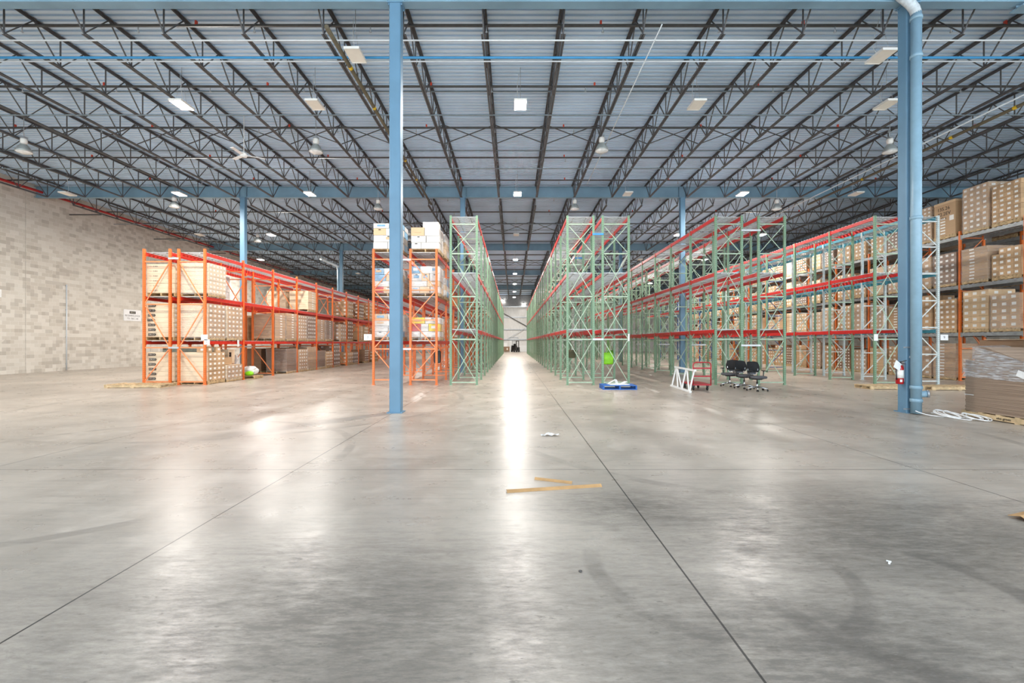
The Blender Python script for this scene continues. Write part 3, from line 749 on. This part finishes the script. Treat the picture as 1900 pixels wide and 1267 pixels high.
# bagged film and lime packet on a low pallet
t = thing('scrap_pallet', 'low pallet with crumpled white film beside the left orange rack', 'pallet', (XA2+.3, 21.1, 0), .05)
pallet_mb(.8, 1.0).build('pallet_base', WOOD, t)
q = random.Random(5)
def crumple(name, mat, loc, d, seed, label=None, cat=None, e=.8, amp=.18, parent=None):
    q = random.Random(seed); m = MB(); m.sup((0, 0, 0), d, e, 14)
    m.v = [(x*(1+q.uniform(-amp, amp)), y*(1+q.uniform(-amp, amp)), max(-d[2]/2, z*(1+q.uniform(-amp, amp)))) for x, y, z in m.v]
    m.sm = [False]*len(m.f)
    o = m.build(name, mat, parent, loc)
    if label: tag(o, label, cat)
    return o
crumple('film_heap', M('film_white', srgb(222, 220, 216), .35), (XA2+.32, 21.22, .145+.2), (.75, .45, .4), 4, 'heap of crumpled white plastic film on the low pallet', 'plastic film')
crumple('film_heap', M('film_white', srgb(222, 220, 216), .35), (XA2-.1, 20.78, .145+.46), (.36, .3, .9), 6, 'upright twist of white plastic film by the orange post', 'plastic film', .9)
crumple('plastic_packet', LIME, (XA2+.5, 20.85, .145+.1), (.35, .22, .2), 9, 'lime green packet on the low pallet', 'packet')

# ------------------------------------------------------------------ things on the floor
def pallet_thing(name, label, loc, rz, L, Wd, mat, H=.14, nb=7):
    t = thing(name, label, 'pallet', loc, rz)
    m = MB()
    for k in range(nb): m.box((-L/2+.06+k*(L-.12)/(nb-1), 0, H-.011), (min(.14, L/nb*.75), Wd, .022))
    m.build('deck_boards', mat, t)
    for k in (-1, 0, 1): MB().box((0, k*(Wd/2-.03), (H-.002)/2), (L, .045, H-.046)).build('stringer', mat, t)
    m = MB()
    for k in (-1, 0, 1): m.box((k*(L/2-.07), 0, .011), (.12, Wd, .022))
    m.build('bottom_boards', mat, t)
    return t
pallet_thing('wooden_pallet', 'long low wooden pallet on the floor before the left orange rack', (-13.95, 17.1, 0), .04, 2.0, .9, WOODL, .12)
pallet_thing('blue_pallet', 'blue painted pallet with white papers on it', (3.78, 16.4, 0), pi/2-.02, .8, 1.2, BLUEW, .15)
o = tag(MB().box((0, 0, .008), (.7, .5, .016)).build('paper_sheet', WHITEP, None, (3.8, 16.45, .15), (0, 0, .1)), 'flat white sheet lying on the blue pallet', 'sheet')
o = tag(MB().bar((-.18, 0, .02), (.1, .04, .17), .1, .01).bar((.1, .04, .165), (.16, .1, .02), .1, .01).build('paper_scrap', WHITEP, None, (3.6, 16.35, .166)), 'folded white strip standing on the blue pallet, left one', 'paper')
o = tag(MB().bar((-.1, 0, .006), (.1, .1, .09), .16, .008).build('paper_scrap', WHITEP, None, (4.0, 16.4, .166)), 'bent white strip on the blue pallet, right one', 'paper')
pallet_thing('wooden_pallet', 'fresh pine skid behind the right column, left of two', (13.6, 16.45, 0), -.03, 1.9, .8, WOODL, .13, 9)
pallet_thing('wooden_pallet', 'fresh pine skid behind the right column, next to cardboard stack', (15.55, 16.2, 0), -.03, 1.9, .8, WOODL, .13, 9)

# white rack section leaning on the red cart
t = thing('leaning_frame', 'white steel frame section leaning against the red cart', 'frame', (0, 0, 0))
A0, A1 = Vector((5.86, 15.0, .035)), Vector((6.0, 17.25, .035)); up = Vector((.16, .02, .70))
MB().bar(A0, A1, .07, .06).build('rail', WHITEP, t); MB().bar(A0+up, A1+up, .07, .06).build('rail', WHITEP, t)
d = A1-A0
for a, b, w in ((.05, .05, .06), (.95, .95, .06), (.08, .38, .05), (.42, .42, .05), (.42, .9, .05), (.62, .93, .04)):
    MB().bar(A0+d*a, A0+d*b+up, w, .035, up=(1, 0, 0)).build('strut', WHITEP, t)
# red platform cart
t = thing('platform_cart', 'red steel platform cart with an upright tube handle', 'cart', (6.52, 16.2, 0), -.03)
MB().box((0, 0, .21), (.62, 1.15, .05)).build('platform', CARTRED, t)
h = [(-.3, -.56, .2), (-.3, -.56, .88)]+[(-.3+.1*(1-cos(a)), -.56, .88+.1*sin(a)) for a in (R(30), R(60), R(90))]
h = h+[(-p[0], p[1], p[2]) for p in reversed(h)]
hd_ = MB().path(h, .02, 8).build('handle', CARTRED, t)
for z in (.5, .78): MB().box((0, -.56, z), (.6, .03, .05)).build('crossbar', CARTRED, hd_)
for sx in (-1, 1):
    for sy in (-1, 1):
        c = MB().box((sx*.24, sy*.42, .16), (.07, .08, .06)).build('caster', BLKP, t)
        MB().lathe([(0, -.022), (.06, -.022), (.065, 0), (.06, .022), (0, .022)], 14, (sx*.24, sy*.42+.02, .066), 0, 'x').build('wheel', RUBBER, c)
# office chairs
def chair(label, loc, rz):
    t = thing('office_chair', label, 'office chair', loc, rz, 'black office chairs by the green rack')
    m = MB(); m.lathe([(0, .1), (.05, .1), (.05, .15), (.03, .17)], 14)
    for k in range(5):
        a = 2*pi*k/5+.3; ca, sa = cos(a), sin(a)
        m.path([(ca*.03, sa*.03, .135), (ca*.18, sa*.18, .12), (ca*.33, sa*.33, .078)], [.032, .026, .018], 8)
    b = m.build('star_base', CHROME, t)
    for k in range(5):
        a = 2*pi*k/5+.3; ca, sa = cos(a), sin(a)
        w = MB()
        for s in (-.018, .018):
            w.lathe([(0, -.01), (.026, -.01), (.03, 0), (.026, .01), (0, .01)], 12, (ca*.33-sa*s, sa*.33+ca*s, .031), 0, 'x')
        w.tube((ca*.33, sa*.33, .03), (ca*.33, sa*.33, .075), .01, 6)
        w.build('caster', BLKP, b)
    MB().lathe([(.028, .15), (.028, .3), (.02, .3), (.02, .4)], 12).build('gas_lift', CHROME, t)
    MB().box((0, .02, .41), (.22, .28, .05)).tube((.1, 0, .41), (.24, -.02, .4), .008, 6).build('mechanism', BLKP, t)
    s = MB().sup((0, -.02, .47), (.5, .48, .1), .42, 20).build('seat', GREYF, t)
    # back: curved shell
    g = MB(); nu, nv = 12, 10
    for side in (0, 1):
        for j in range(nv+1):
            f = j/nv; z = .62+.38*f
            hw = .255*(1-.16*f**3)*(.82+.18*min(1, f*4))
            for i in range(nu+1):
                u = -1+2*i/nu; x = hw*u
                y = .25+.05*f-.06*sin(f*pi*.9)*.6-.06*(u*u)+(.035 if side else 0)*(1-abs(u)**4*.6)
                zz = z-(.03*abs(u)**3 if f > .6 else 0)
                g.v.append((x, y, zz))
    n1 = (nu+1)*(nv+1)
    for j in range(nv):
        for i in range(nu):
            a = j*(nu+1)+i
            g.f.append((a, a+1, a+nu+2, a+nu+1)); g.f.append((n1+a, n1+a+nu+1, n1+a+nu+2, n1+a+1)); g.mi += [0, 0]; g.sm += [True, True]
    ring = [i for i in range(nu+1)]+[j*(nu+1)+nu for j in range(1, nv+1)]+[nv*(nu+1)+i for i in range(nu-1, -1, -1)]+[j*(nu+1) for j in range(nv-1, 0, -1)]
    for k in range(len(ring)):
        a, c2 = ring[k], ring[(k+1) % len(ring)]
        g.f.append((a, n1+a, n1+c2, c2)); g.mi.append(0); g.sm.append(False)
    back = g.build('backrest', BLACK, t)
    MB().path([(-.2, .2, .76), (-.2, .23, .6), (-.15, .26, .55), (.15, .26, .55), (.2, .23, .6), (.2, .2, .76)], .014, 8).build('lumbar_frame', CHROME, back)
    MB().box((0, .262, .59), (.32, .02, .08)).build('lumbar_pad', GREYF, back)
    MB().path([(0, .1, .41), (0, .26, .42), (0, .3, .5), (0, .29, .72)], .022, 8).build('back_stem', BLKP, t)
    for sx in (-1, 1):
        a = MB().path([(sx*.16, .04, .42), (sx*.27, .04, .43), (sx*.28, .04, .48), (sx*.28, .03, .67)], .017, 8).build('armrest', BLKP, t)
        MB().sup((sx*.28, -.01, .685), (.085, .26, .03), .5, 14).build('arm_pad', BLKP, a)
    return t
chair('black office chair turned left beside the green rack post, rearmost of three', (8.22, 17.25, 0), -.95)
chair('black office chair in the middle, half hidden by the front chair', (8.36, 16.45, 0), .2)
chair('black office chair in front of the other two, seat to the right', (8.4, 15.65, 0), .2)

# downpipes
def downpipe(x, y, label, elbow, z1=9.3, full=True):
    t = thing('downpipe', label, 'downpipe', (x, y, 0)); r = .105
    MB().tube((0, 0, .02), (0, 0, z1), r, 18).build('pipe', PVC, t)
    pts = [(0, 0, z1-.02), (elbow[0]*.06, elbow[1]*.06, z1+.1), (elbow[0]*.22, elbow[1]*.22, z1+.24), (elbow[0]*.7, elbow[1]*.7, z1+.52), (elbow[0], elbow[1], z1+.72), (elbow[0]*1.08, elbow[1]*1.08, z1+1.05)]
    MB().path(pts, r, 16).build('elbow', M('pipe_wrap', srgb(200, 208, 212), .45, var=.12, scale=14), t)
    for z in ((.62, .32, z1-.12, 4.55, z1-1.0) if full else (z1-.1,)):
        MB().lathe([(r, z-.04), (r+.016, z-.035), (r+.016, z+.035), (r, z+.04)], 18).build('coupling', PVC, t)
    if full:
        c = MB().tube((.04, -.02, .46), (.17, -.09, .48), .075, 14).build('cleanout', PVC, t)
        MB().tube((.165, -.087, .48), (.2, -.105, .482), .086, 14).build('cleanout_cap', GALV, c)
        for z in (1.55, .1): MB().box((-.02, .13, z), (.3, .03, .03)).build('pipe_clamp', GALV, t)
    return t
downpipe(9.36, 10.56, 'pale blue downpipe with cleanout standing before the right column', (-.55, .1))
downpipe(CX[0]-.27, GY[2], 'far downpipe beside a column behind the left orange racks', (-1.4, 0), 8.2, False)
downpipe(CX[2], GY[2]-.27, 'far downpipe beside a column behind the right green racks', (.25, -.7), 8.2, False)

# fire extinguisher on the right column
ex = thing('fire_extinguisher', 'red fire extinguisher hung on the left face of the right column', 'fire extinguisher', (9.41-.135-.095, 10.80, .68))
MB().lathe([(0, 0), (.07, 0), (.078, .015), (.078, .37), (.06, .43), (.03, .455), (.025, .47), (0, .47)], 20).build('cylinder', EXRED, ex)
MB().lathe([(.0785, .14), (.0795, .14), (.0795, .33), (.0785, .33)], 20).build('instruction_label', LABEL, ex)
MB().box((-.03, -.078, .08), (.05, .008, .06)).build('inspection_label', LABEL, ex)
v = MB().lathe([(0, .47), (.025, .47), (.03, .52), (0, .525)], 12).bar((0, 0, .52), (.02, -.16, .56), .03, .012).bar((0, 0, .5), (.02, -.14, .48), .025, .012).build('valve', BLKP, ex)
MB().path([(-.03, 0, .5), (-.08, 0, .49), (-.1, -.01, .42), (-.095, -.02, .2), (-.09, -.02, .1)], .012, 8).build('hose', BLKP, ex)
MB().box((.088, 0, .3), (.02, .06, .5)).build('bracket', GALV, ex)
MB().bar((-.04, -.03, .52), (-.16, -.1, .36), .17, .003, up=(0, 1, 0)).build('paper_tag', WHITEP, ex)
o = tag(MB().box((0, 0, 0), (.075, .004, .05)).build('paper_note', WHITEP, None, (9.37, 10.85-.137, 1.315), (0, .3, 0)), 'small white note stuck on the right column above the extinguisher', 'note')

# cardboard stacks on the right edge
t0 = t = thing('cardboard_stack', 'wide stack of flattened cardboard in clear film, front of two', 'cardboard stack', (10.3, 9.2, 0), .0)
BRD = None
def board_mat():
    m, nt, p = newmat('cardboard_sheets'); p.inputs['Roughness'].default_value = .7
    g = nd(nt, 'ShaderNodeNewGeometry'); sp = nd(nt, 'ShaderNodeSeparateXYZ'); nt.links.new(g.outputs['Position'], sp.inputs[0])
    cb = nd(nt, 'ShaderNodeCombineXYZ'); nt.links.new(mth(nt, 'MULTIPLY', sp.outputs[2], 60), cb.inputs[2]); nt.links.new(mth(nt, 'MULTIPLY', sp.outputs[1], .6), cb.inputs[1])
    f = noise(nt, cb.outputs[0], 1.0, 4, .7)
    nt.links.new(mixc(nt, ramp(nt, f, .3, .7), srgb(116, 96, 80), srgb(176, 154, 134)), p.inputs['Base Color'])
    return m
BRD = board_mat()
base = pallet_mb(2.3, .85, None, (.32, 0, 0)).build('pallet', WOODL, t)
text('stencil', 'eko green', .07, INK, base, (-.112, .25, .07), (pi/2, 0, -pi/2))
q = random.Random(3)
def sheet_block(x0, x1, y0, y1, z0, z1, slope=0, steps=28):
    m = MB()
    for k in range(steps):
        za, zb = z0+(z1-z0)*k/steps, z0+(z1-z0)*(k+1)/steps
        yn = y0 if slope == 0 else y0+max(0, (zb-(z1-slope))/slope)*(y1-y0)*.85
        j = q.uniform(-.008, .008)
        m.box(((x0+x1)/2+j, (yn+y1)/2+q.uniform(-.006, .006), (za+zb)/2), (x1-x0, y1-yn, zb-za-.002))
    return m
sheet_block(-.1, .72, -1.1, 1.06, .142, 1.05, 0, 36).build('sheets', BRD, t)
sheet_block(-.1, .72, .86, 1.06, 1.052, 1.265, 0, 8).build('end_sheets', BRD, t)
sheet_block(-.1, .72, -.75, .86, 1.052, 1.56, .508, 40).build('upper_sheets', BRD, t)
for z in (.5, 1.0): MB().box((-.112, .96, z), (.006, .2, .012)).build('strap', WHITEP, t)
f = MB()
for (y, zt) in ((1.08, 1.28), (.885, 1.29), (.875, 1.585), (.4, 1.44), (-.2, 1.25), (-1.12, 1.1)):
    f.v += [(-.125, y, .9-.03*(1.08-y)), (-.13, y, (zt+.9)/2), (-.125, y, zt), (.6, y, zt+.02)]
for k in range(5):
    for c in range(3): f.f.append((4*k+c, 4*k+c+1, 4*k+5+c, 4*k+4+c)); f.mi.append(0); f.sm.append(True)
fo = f.build('stretch_film', FILMD, t)
MB().box((-.135, -.1, 1.02), (.004, .16, .13), 0, Matrix.Rotation(.35, 3, 'X')).build('paper_label', WHITEP, fo)
t = thing('cardboard_stack', 'taller stack of plain brown cardboard behind the film-wrapped one', 'cardboard stack', (11.75, 9.62, 0))
pallet_mb(2.6, 1.0).build('pallet', WOODL, t)
sheet_block(-.48, .5, -1.5, 1.38, .142, 1.72, 0, 12).build('sheets', DARKC, t)
MB().bar((-.56, -1.2, 1.5), (-.56, .5, 1.5), .02, .08).build('loose_flap', TANC, t)
MB().bar((-.05, -1.2, 1.73), (-.1, 1.2, 1.735), .9, .01).build('top_sheet', TANC, t)

# cable coil on the floor
cu = bpy.data.curves.new('cable', 'CURVE'); cu.dimensions = '3D'; cu.bevel_depth = .0105; cu.bevel_resolution = 2; cu.resolution_u = 6
pts = [(9.2, 10.4, .1), (9.28, 10.3, .04), (9.42, 10.18, .015), (9.62, 10.1, .012), (9.72, 10.1, .015)]
q = random.Random(11)
def loops(cx, cy, rx, ry, n, tilt, ph):
    for k in range(n*8):
        if k % 8 == 0: ox, oy, sr = q.uniform(-.07, .07), q.uniform(-.09, .09), q.uniform(.65, 1.15)
        a = ph+2*pi*k/8; r = sr+q.uniform(-.1, .1)
        pts.append((cx+ox+rx*r*cos(a)+q.uniform(-.015, .015), cy+oy+ry*r*sin(a), .014+tilt*(1+sin(a))/2*q.uniform(.6, 1)+.004*k/8))
loops(9.66, 10.12, .17, .27, 4, .13, -1.4)
pts += [(9.8, 9.95, .02), (9.9, 9.82, .015)]
loops(9.93, 9.72, .2, .27, 6, .1, -2.0)
pts += [(9.75, 9.6, .014), (9.62, 9.75, .015), (9.55, 9.95, .02), (9.66, 10.3, .05), (9.6, 10.45, .05)]
sp_ = cu.splines.new('NURBS'); sp_.points.add(len(pts)-1); sp_.order_u = 4; sp_.use_endpoint_u = True
for p_, c in zip(sp_.points, pts): p_.co = (*c, 1)
cu.materials.append(CABLE)
tmp = bpy.data.objects.new('cable', cu); cme = bpy.data.meshes.new_from_object(tmp); bpy.data.objects.remove(tmp)
tag(obj('cable', cme), 'loose coil of white cable on the floor between the column and cardboard stack', 'cable')

# scraps on the floor
STRIP = M('strip_board', srgb(184, 144, 96), .7)
def strip(name, a, b, w, label, mat=STRIP, hgt=.028):
    a, b = Vector(a), Vector(b); m = MB(); d_ = (b-a).normalized(); s_ = Vector((-d_.y, d_.x, 0))*w/2
    n = 8; q = random.Random(len(label))
    for i in range(n+1):
        p = a+(b-a)*i/n; j = q.uniform(-.15, .15)
        for u, z in ((-1, .003), (-.1+j*.3, hgt), (1, hgt*.5), (1, hgt*.5-.004), (-.1+j*.3, hgt-.005), (-1, 0)):
            m.v.append((p.x+s_.x*u, p.y+s_.y*u, z))
    for i in range(n):
        for k in range(6): m.f.append((6*i+k, 6*i+(k+1) % 6, 6*i+6+(k+1) % 6, 6*i+6+k)); m.mi.append(0); m.sm.append(False)
    m.f += [(0, 1, 2, 3, 4, 5), tuple(6*n+k for k in (5, 4, 3, 2, 1, 0))]; m.mi += [0, 0]; m.sm += [False, False]
    return tag(m.build(name, mat), label, 'cardboard strip')
strip('cardboard_strip', (-.07, 5.06, 0), (1.02, 5.27, 0), .075, 'longer folded cardboard strip on the floor')
strip('cardboard_strip', (.27, 5.53, 0), (.70, 5.36, 0), .05, 'shorter cardboard strip just behind the longer one')
strip('cardboard_strip', (4.72, 4.24, 0), (5.05, 4.36, 0), .16, 'folded cardboard piece at the right edge of the floor', STRIP, .05)
m = MB(); q = random.Random(2)
for i in range(10):
    for j in range(4): m.v.append((.5+.036*i+q.uniform(-.01, .01), 8.05+.06*j*(1-abs(i-4.5)/7)+q.uniform(-.02, .02), q.uniform(.004, .045)))
for i in range(9):
    for j in range(3): m.f.append((4*i+j, 4*i+4+j, 4*i+5+j, 4*i+1+j)); m.mi.append(0); m.sm.append(False)
tag(m.build('plastic_scrap', M('film_scrap', srgb(232, 232, 232), .25)), 'crumpled clear plastic scrap lying on the floor by the joint', 'plastic scrap')
m = MB().box((0, 0, .006), (.035, .012, .01)).box((.02, .005, .009), (.014, .03, .006))
tag(m.build('paper_scrap', WHITEP, None, (2.83, 3.42, 0), (0, 0, .8)), 'tiny white paper scrap on the dark stained floor', 'paper')
tag(MB().lathe([(0, 0), (.012, 0), (.014, .006), (.006, .01), (0, .01)], 8).build('floor_bolt', PIPE, None, (.49, 3.3, 0)), 'small dark bolt head lying on the floor', 'bolt')

# lime bags hanging in the green rack
def bag(label, x, y, z0, w, h, mat, dp=.16, hook=1.83):
    t = thing('hanging_bag', label, 'bag', (x, y, 0))
    m = MB(); m.sup((0, 0, z0+h/2), (w, dp, h), .28, 16)
    q = random.Random(int(x*10)); m.v = [(a+q.uniform(-.012, .012), b+q.uniform(-.02, .02), c) for a, b, c in m.v]
    m.build('bag_body', mat, t)
    MB().path([(-w*.3, 0, z0+h-.02), (-w*.15, 0, z0+h+.1), (0, .1, hook), (w*.15, 0, z0+h+.1), (w*.3, 0, z0+h-.02)], .012, 6).build('strap', mat, t)
bag('lime green bag hanging in the green rack behind the blue pallet', 4.24, YR+SP-.16, .69, .43, .53, LIME)
bag('round dark olive bag hanging inside the first green rack right of the aisle', 2.63, YR+SP-.16, .98, .34, .36, M('olive', srgb(70, 66, 40), .7))
bag('black bag hanging on the empty lower frame of the orange rack beside the green rack', -3.35, YR+SP-.18, .75, .3, .55, BLKP, hook=1.46)
bag('smaller darker lime bag hanging just behind the bright lime one', 4.42, YR+SP+.2, .98, .3, .34, LIMED)

# ------------------------------------------------------------------ lamps
def panel_protos():
    hs = MB().box((0, 0, .03), (.62, .40, .05)).box((0, 0, .075), (.2, .2, .05)).mesh('housing', LAMPW)
    df = MB().quad([(-.29, -.18, .0), (-.29, .18, .0), (.29, .18, .0), (.29, -.18, .0)])
    fr = MB()
    for s in (-1, 1): fr.box((s*.3, 0, 0), (.02, .4, .02)).box((0, s*.19, 0), (.62, .02, .02))
    cb = MB()
    for s in (-1, 1): cb.tube((s*.25, 0, .05), (s*.1, 0, .62), .004, 4)
    cb.tube((0, 0, .6), (0, 0, 1.215), .008, 5)
    cd = MB().path([(.05, .05, .09), (.15, .08, .3), (.1, .1, .6), (0, .05, 1.0)], .008, 5)
    return hs, df, fr.mesh('rim', LAMPW), cb.mesh('suspension', GALV), cd.mesh('cord', CONDUIT)
hs, df, fr_, cbm, cdm = panel_protos()
dl = df.mesh('diffuser', EM); du = df.mesh('diffuser', M('diffuser_off', srgb(240, 236, 226), .5, var=.02))
def hang_z(y): return 9.22
def panel(label, x, y, lit, z=9.22, rz=pi/2):
    t = thing('high_bay_lamp', label, 'lamp', (x, y, z), rz, 'lit high-bay panels' if lit else 'unlit high-bay panels')
    obj('housing', hs, t); obj('diffuser', dl if lit else du, t); obj('rim', fr_, t); obj('suspension', cbm, t); obj('cord', cdm, t)
LIT = [(-10.55, 14.5), (.24, 14.5), (-17.0, 23.2), (-10.35, 23.2), (.24, 23.2), (11.7, 23.2), (11.6, 32), (17.5, 32), (-23, 41.5), (-17.3, 41.5), (.24, 41.5), (5.9, 41.5), (17.5, 41.5),
       (.24, 50), (.24, 58.7), (.24, 67.6), (11.6, 50), (-10.4, 50), (17.5, 58), (11.6, 67.6), (-10.4, 67.6), (-17, 32), (.24, 76)]
OFF = [(-6.3, 14.5), (5.86, 14.5), (11.9, 14.5), (-4.15, 12.0), (9.75, 12.05), (-22.7, 23.2), (5.86, 23.2), (17.5, 23.2), (-22, 32), (.24, 32), (5.9, 32), (-5.5, 32), (-5.5, 41.5), (11.6, 41.5), (5.9, 50), (-17, 50)]
for i, (x, y) in enumerate(sorted(LIT, key=lambda p: (p[1], p[0]))):
    row = sorted({p[1] for p in LIT}); rx = [p for p in sorted(LIT) if p[1] == y]
    panel('lit lamp panel in the %s lit row from the near end, %s from the left' % (ORD[row.index(y)+1], ORD[[p[0] for p in rx].index(x)+1]), x, y, True)
for i, (x, y) in enumerate(sorted(OFF, key=lambda p: (p[1], p[0]))):
    panel('unlit white lamp panel hanging under the joists, %s counting from the near end' % ORD[i+1], x, y, False)
for i, (x, y) in enumerate(((-21, 5.6), (22, 5.6))):
    panel('lit lamp panel overhead before the nearest girder, on the %s' % ('left', 'right')[i], x, y, True)
rf = MB().lathe([(.05, .3), (.1, .29), (.17, .2), (.23, .08), (.255, 0), (.245, 0), (.22, .08), (.16, .19), (.05, .27)], 20).mesh('reflector', DOME)
bl = MB().lathe([(0, .52), (.09, .52), (.11, .48), (.11, .36), (.06, .3), (0, .3)], 12).mesh('ballast', LAMPW)
lz = MB().lathe([(.245, .005), (.2, -.03), (.1, -.05), (0, -.055)], 18).mesh('lens', M('lens_clear', srgb(236, 240, 240), .15))
st = MB().tube((0, 0, .5), (0, 0, 1.45), .012, 6).box((0, 0, .56), (.16, .16, .06)).mesh('stem', GALV)
for i, (x, y) in enumerate(((-18.8, 17.5), (-7.57, 17.5), (3.4, 17.4), (14.5, 17.5), (-18.3, 24.6), (-7.4, 25.0), (3.4, 25.0), (14.5, 25.0), (-7.4, 32.5), (-18.5, 33), (3.4, 33), (-7.4, 43), (14.5, 33))):
    t = thing('bell_lamp', 'unlit bell-shaped lamp with silver reflector, %s counting from the near end' % ORD[i+1], 'lamp', (x, y, 8.98), 0, 'unlit bell lamps under the roof')
    obj('reflector', rf, t); obj('ballast', bl, t); obj('lens', lz, t); obj('stem', st, t)
for i, (x, z) in enumerate(((2.0, 8.62), (-1.85, 9.3))):
    t = thing('wall_lamp', 'lit lamp on the far wall, %s of two' % ('right', 'left')[i], 'lamp', (x, YB-.35, z), 0, 'lamps on the far wall')
    MB().box((0, .1, .1), (.3, .25, .2)).build('housing', LAMPW, t); MB().quad([(-.3, -.1, 0), (-.3, .1, 0), (.3, .1, 0), (.3, -.1, 0)]).build('diffuser', EMW, t)
# ceiling fan
t = thing('ceiling_fan', 'white three-blade ceiling fan hanging left of the aisle', 'fan', (-10.4, 17.6, 8.9), .5)
MB().lathe([(0, -.08), (.1, -.06), (.13, 0), (.1, .08), (0, .1)], 16).build('motor', WHITEP, t)
MB().tube((0, 0, .08), (0, 0, 1.53), .015, 6).build('downrod', WHITEP, t)
for k in range(3):
    a = 2*pi*k/3; MB().box((.42, 0, 0), (.62, .13, .012), 0, Matrix.Rotation(.18, 3, 'X')).build('blade', WHITEP, t, (0, 0, 0), (0, 0, a))

# ------------------------------------------------------------------ left wall fittings
t = thing('wall_sign', 'white receiving dock sign on the block wall left of the orange racks', 'sign', (XL+.012, 31.7, 3.55))
MB().box((0, 0, 0), (.02, 1.45, .78)).build('board', WHITEP, t)
RW = (pi/2, 0, pi/2)
MB().box((.012, 0, .2), (.006, .5, .17)).build('logo_block', INK, t); text('logo_text', 'EKO', .16, INKL, t, (.017, 0, .2), RW, sx=1.2)
text('sign_text', 'RECEIVING DOCK', .155, INKG, t, (.013, 0, -.03), RW); text('sign_text', 'TO - REC - 05', .155, INKG, t, (.013, 0, -.23), RW)
t = thing('wall_conduit', 'thin white vertical conduit on the block wall', 'conduit', (XL+.03, 27.0, 0))
MB().tube((0, 0, .05), (0, 0, 5.1), .03, 8).build('pipe', CONDUIT, t)
for z in (.4, 2, 3.6, 5): MB().box((-.01, 0, z), (.03, .12, .03)).build('clip', GALV, t)
t = thing('junction_box', 'small white box on the block wall at the left edge', 'junction box', (XL+.06, 23.4, 4.2)); MB().box((0, 0, 0), (.12, .16, .4)).build('cover', WHITEP, t)

# ------------------------------------------------------------------ far end
d1 = struct(MB().box((.15, YB-.03, 1.25), (1.5, .06, 2.5)).build('door_1', WHITEP), 'white door in the far wall at the end of the aisle', 'door')
MB().box((.15, YB-.08, 2.56), (1.7, .1, .14)).build('door_frame', GALV, d1)
struct(MB().box((2.2, YB-.06, .55), (2.2, .1, 1.1)).build('wall_back_panel', WHITEP), 'low white panel at the foot of the far wall', 'wall panel')
t = thing('forklift', 'small black forklift parked at the far end of the aisle', 'forklift', (.45, 79.5, 0), .4)
MB().box((0, 0, .55), (1.0, 1.5, .6)).box((0, .55, .95), (.95, .4, .4)).build('body', BLKP, t)
MB().box((0, 0, .95), (.5, .5, .12)).box((0, .25, 1.2), (.5, .1, .5)).build('seat', BLACK, t)
g = MB()
for sx in (-.42, .42):
    for sy in (-.5, .5): g.bar((sx, sy, .8), (sx, sy*.8, 1.95), .05, .05)
g.box((0, 0, 1.97), (.95, .95, .05)).build('overhead_guard', BLKP, t)
g = MB()
for sx in (-.25, .25): g.box((sx, -.85, 1.0), (.1, .12, 1.95))
g.box((0, -.85, 1.9), (.6, .1, .08)).build('mast', PIPE, t)
for sx in (-.22, .22): MB().box((sx, -1.4, .08), (.1, 1.0, .04)).build('fork', PIPE, t)
for sx in (-.45, .45):
    for sy in (-.5, .5): MB().lathe([(0, -.1), (.22, -.1), (.25, -.06), (.25, .06), (.22, .1), (0, .1)], 14, (sx, sy, .25), 0, 'x').build('wheel', RUBBER, t)
for k in range(2):
    o = MB(); carton_mb(o, (0, 0, .55), (1.0, 1.0, .8), 'all'); pallet_mb(1, 1, o); o = o.build('far_carton', [DARKC, LABEL], None, (-1.25+.2*k, 80.8-1.6*k, 0))
    tag(o, 'brown crate on the floor at the far aisle end, %s of two' % ('rear', 'front')[k], 'crate')
tag(MB().box((0, 0, .3), (.7, .7, .6)).build('white_crate', WHITEP, None, (-1.3, 80.8, .951)), 'white crate on the rear brown crate at the far aisle end', 'crate')
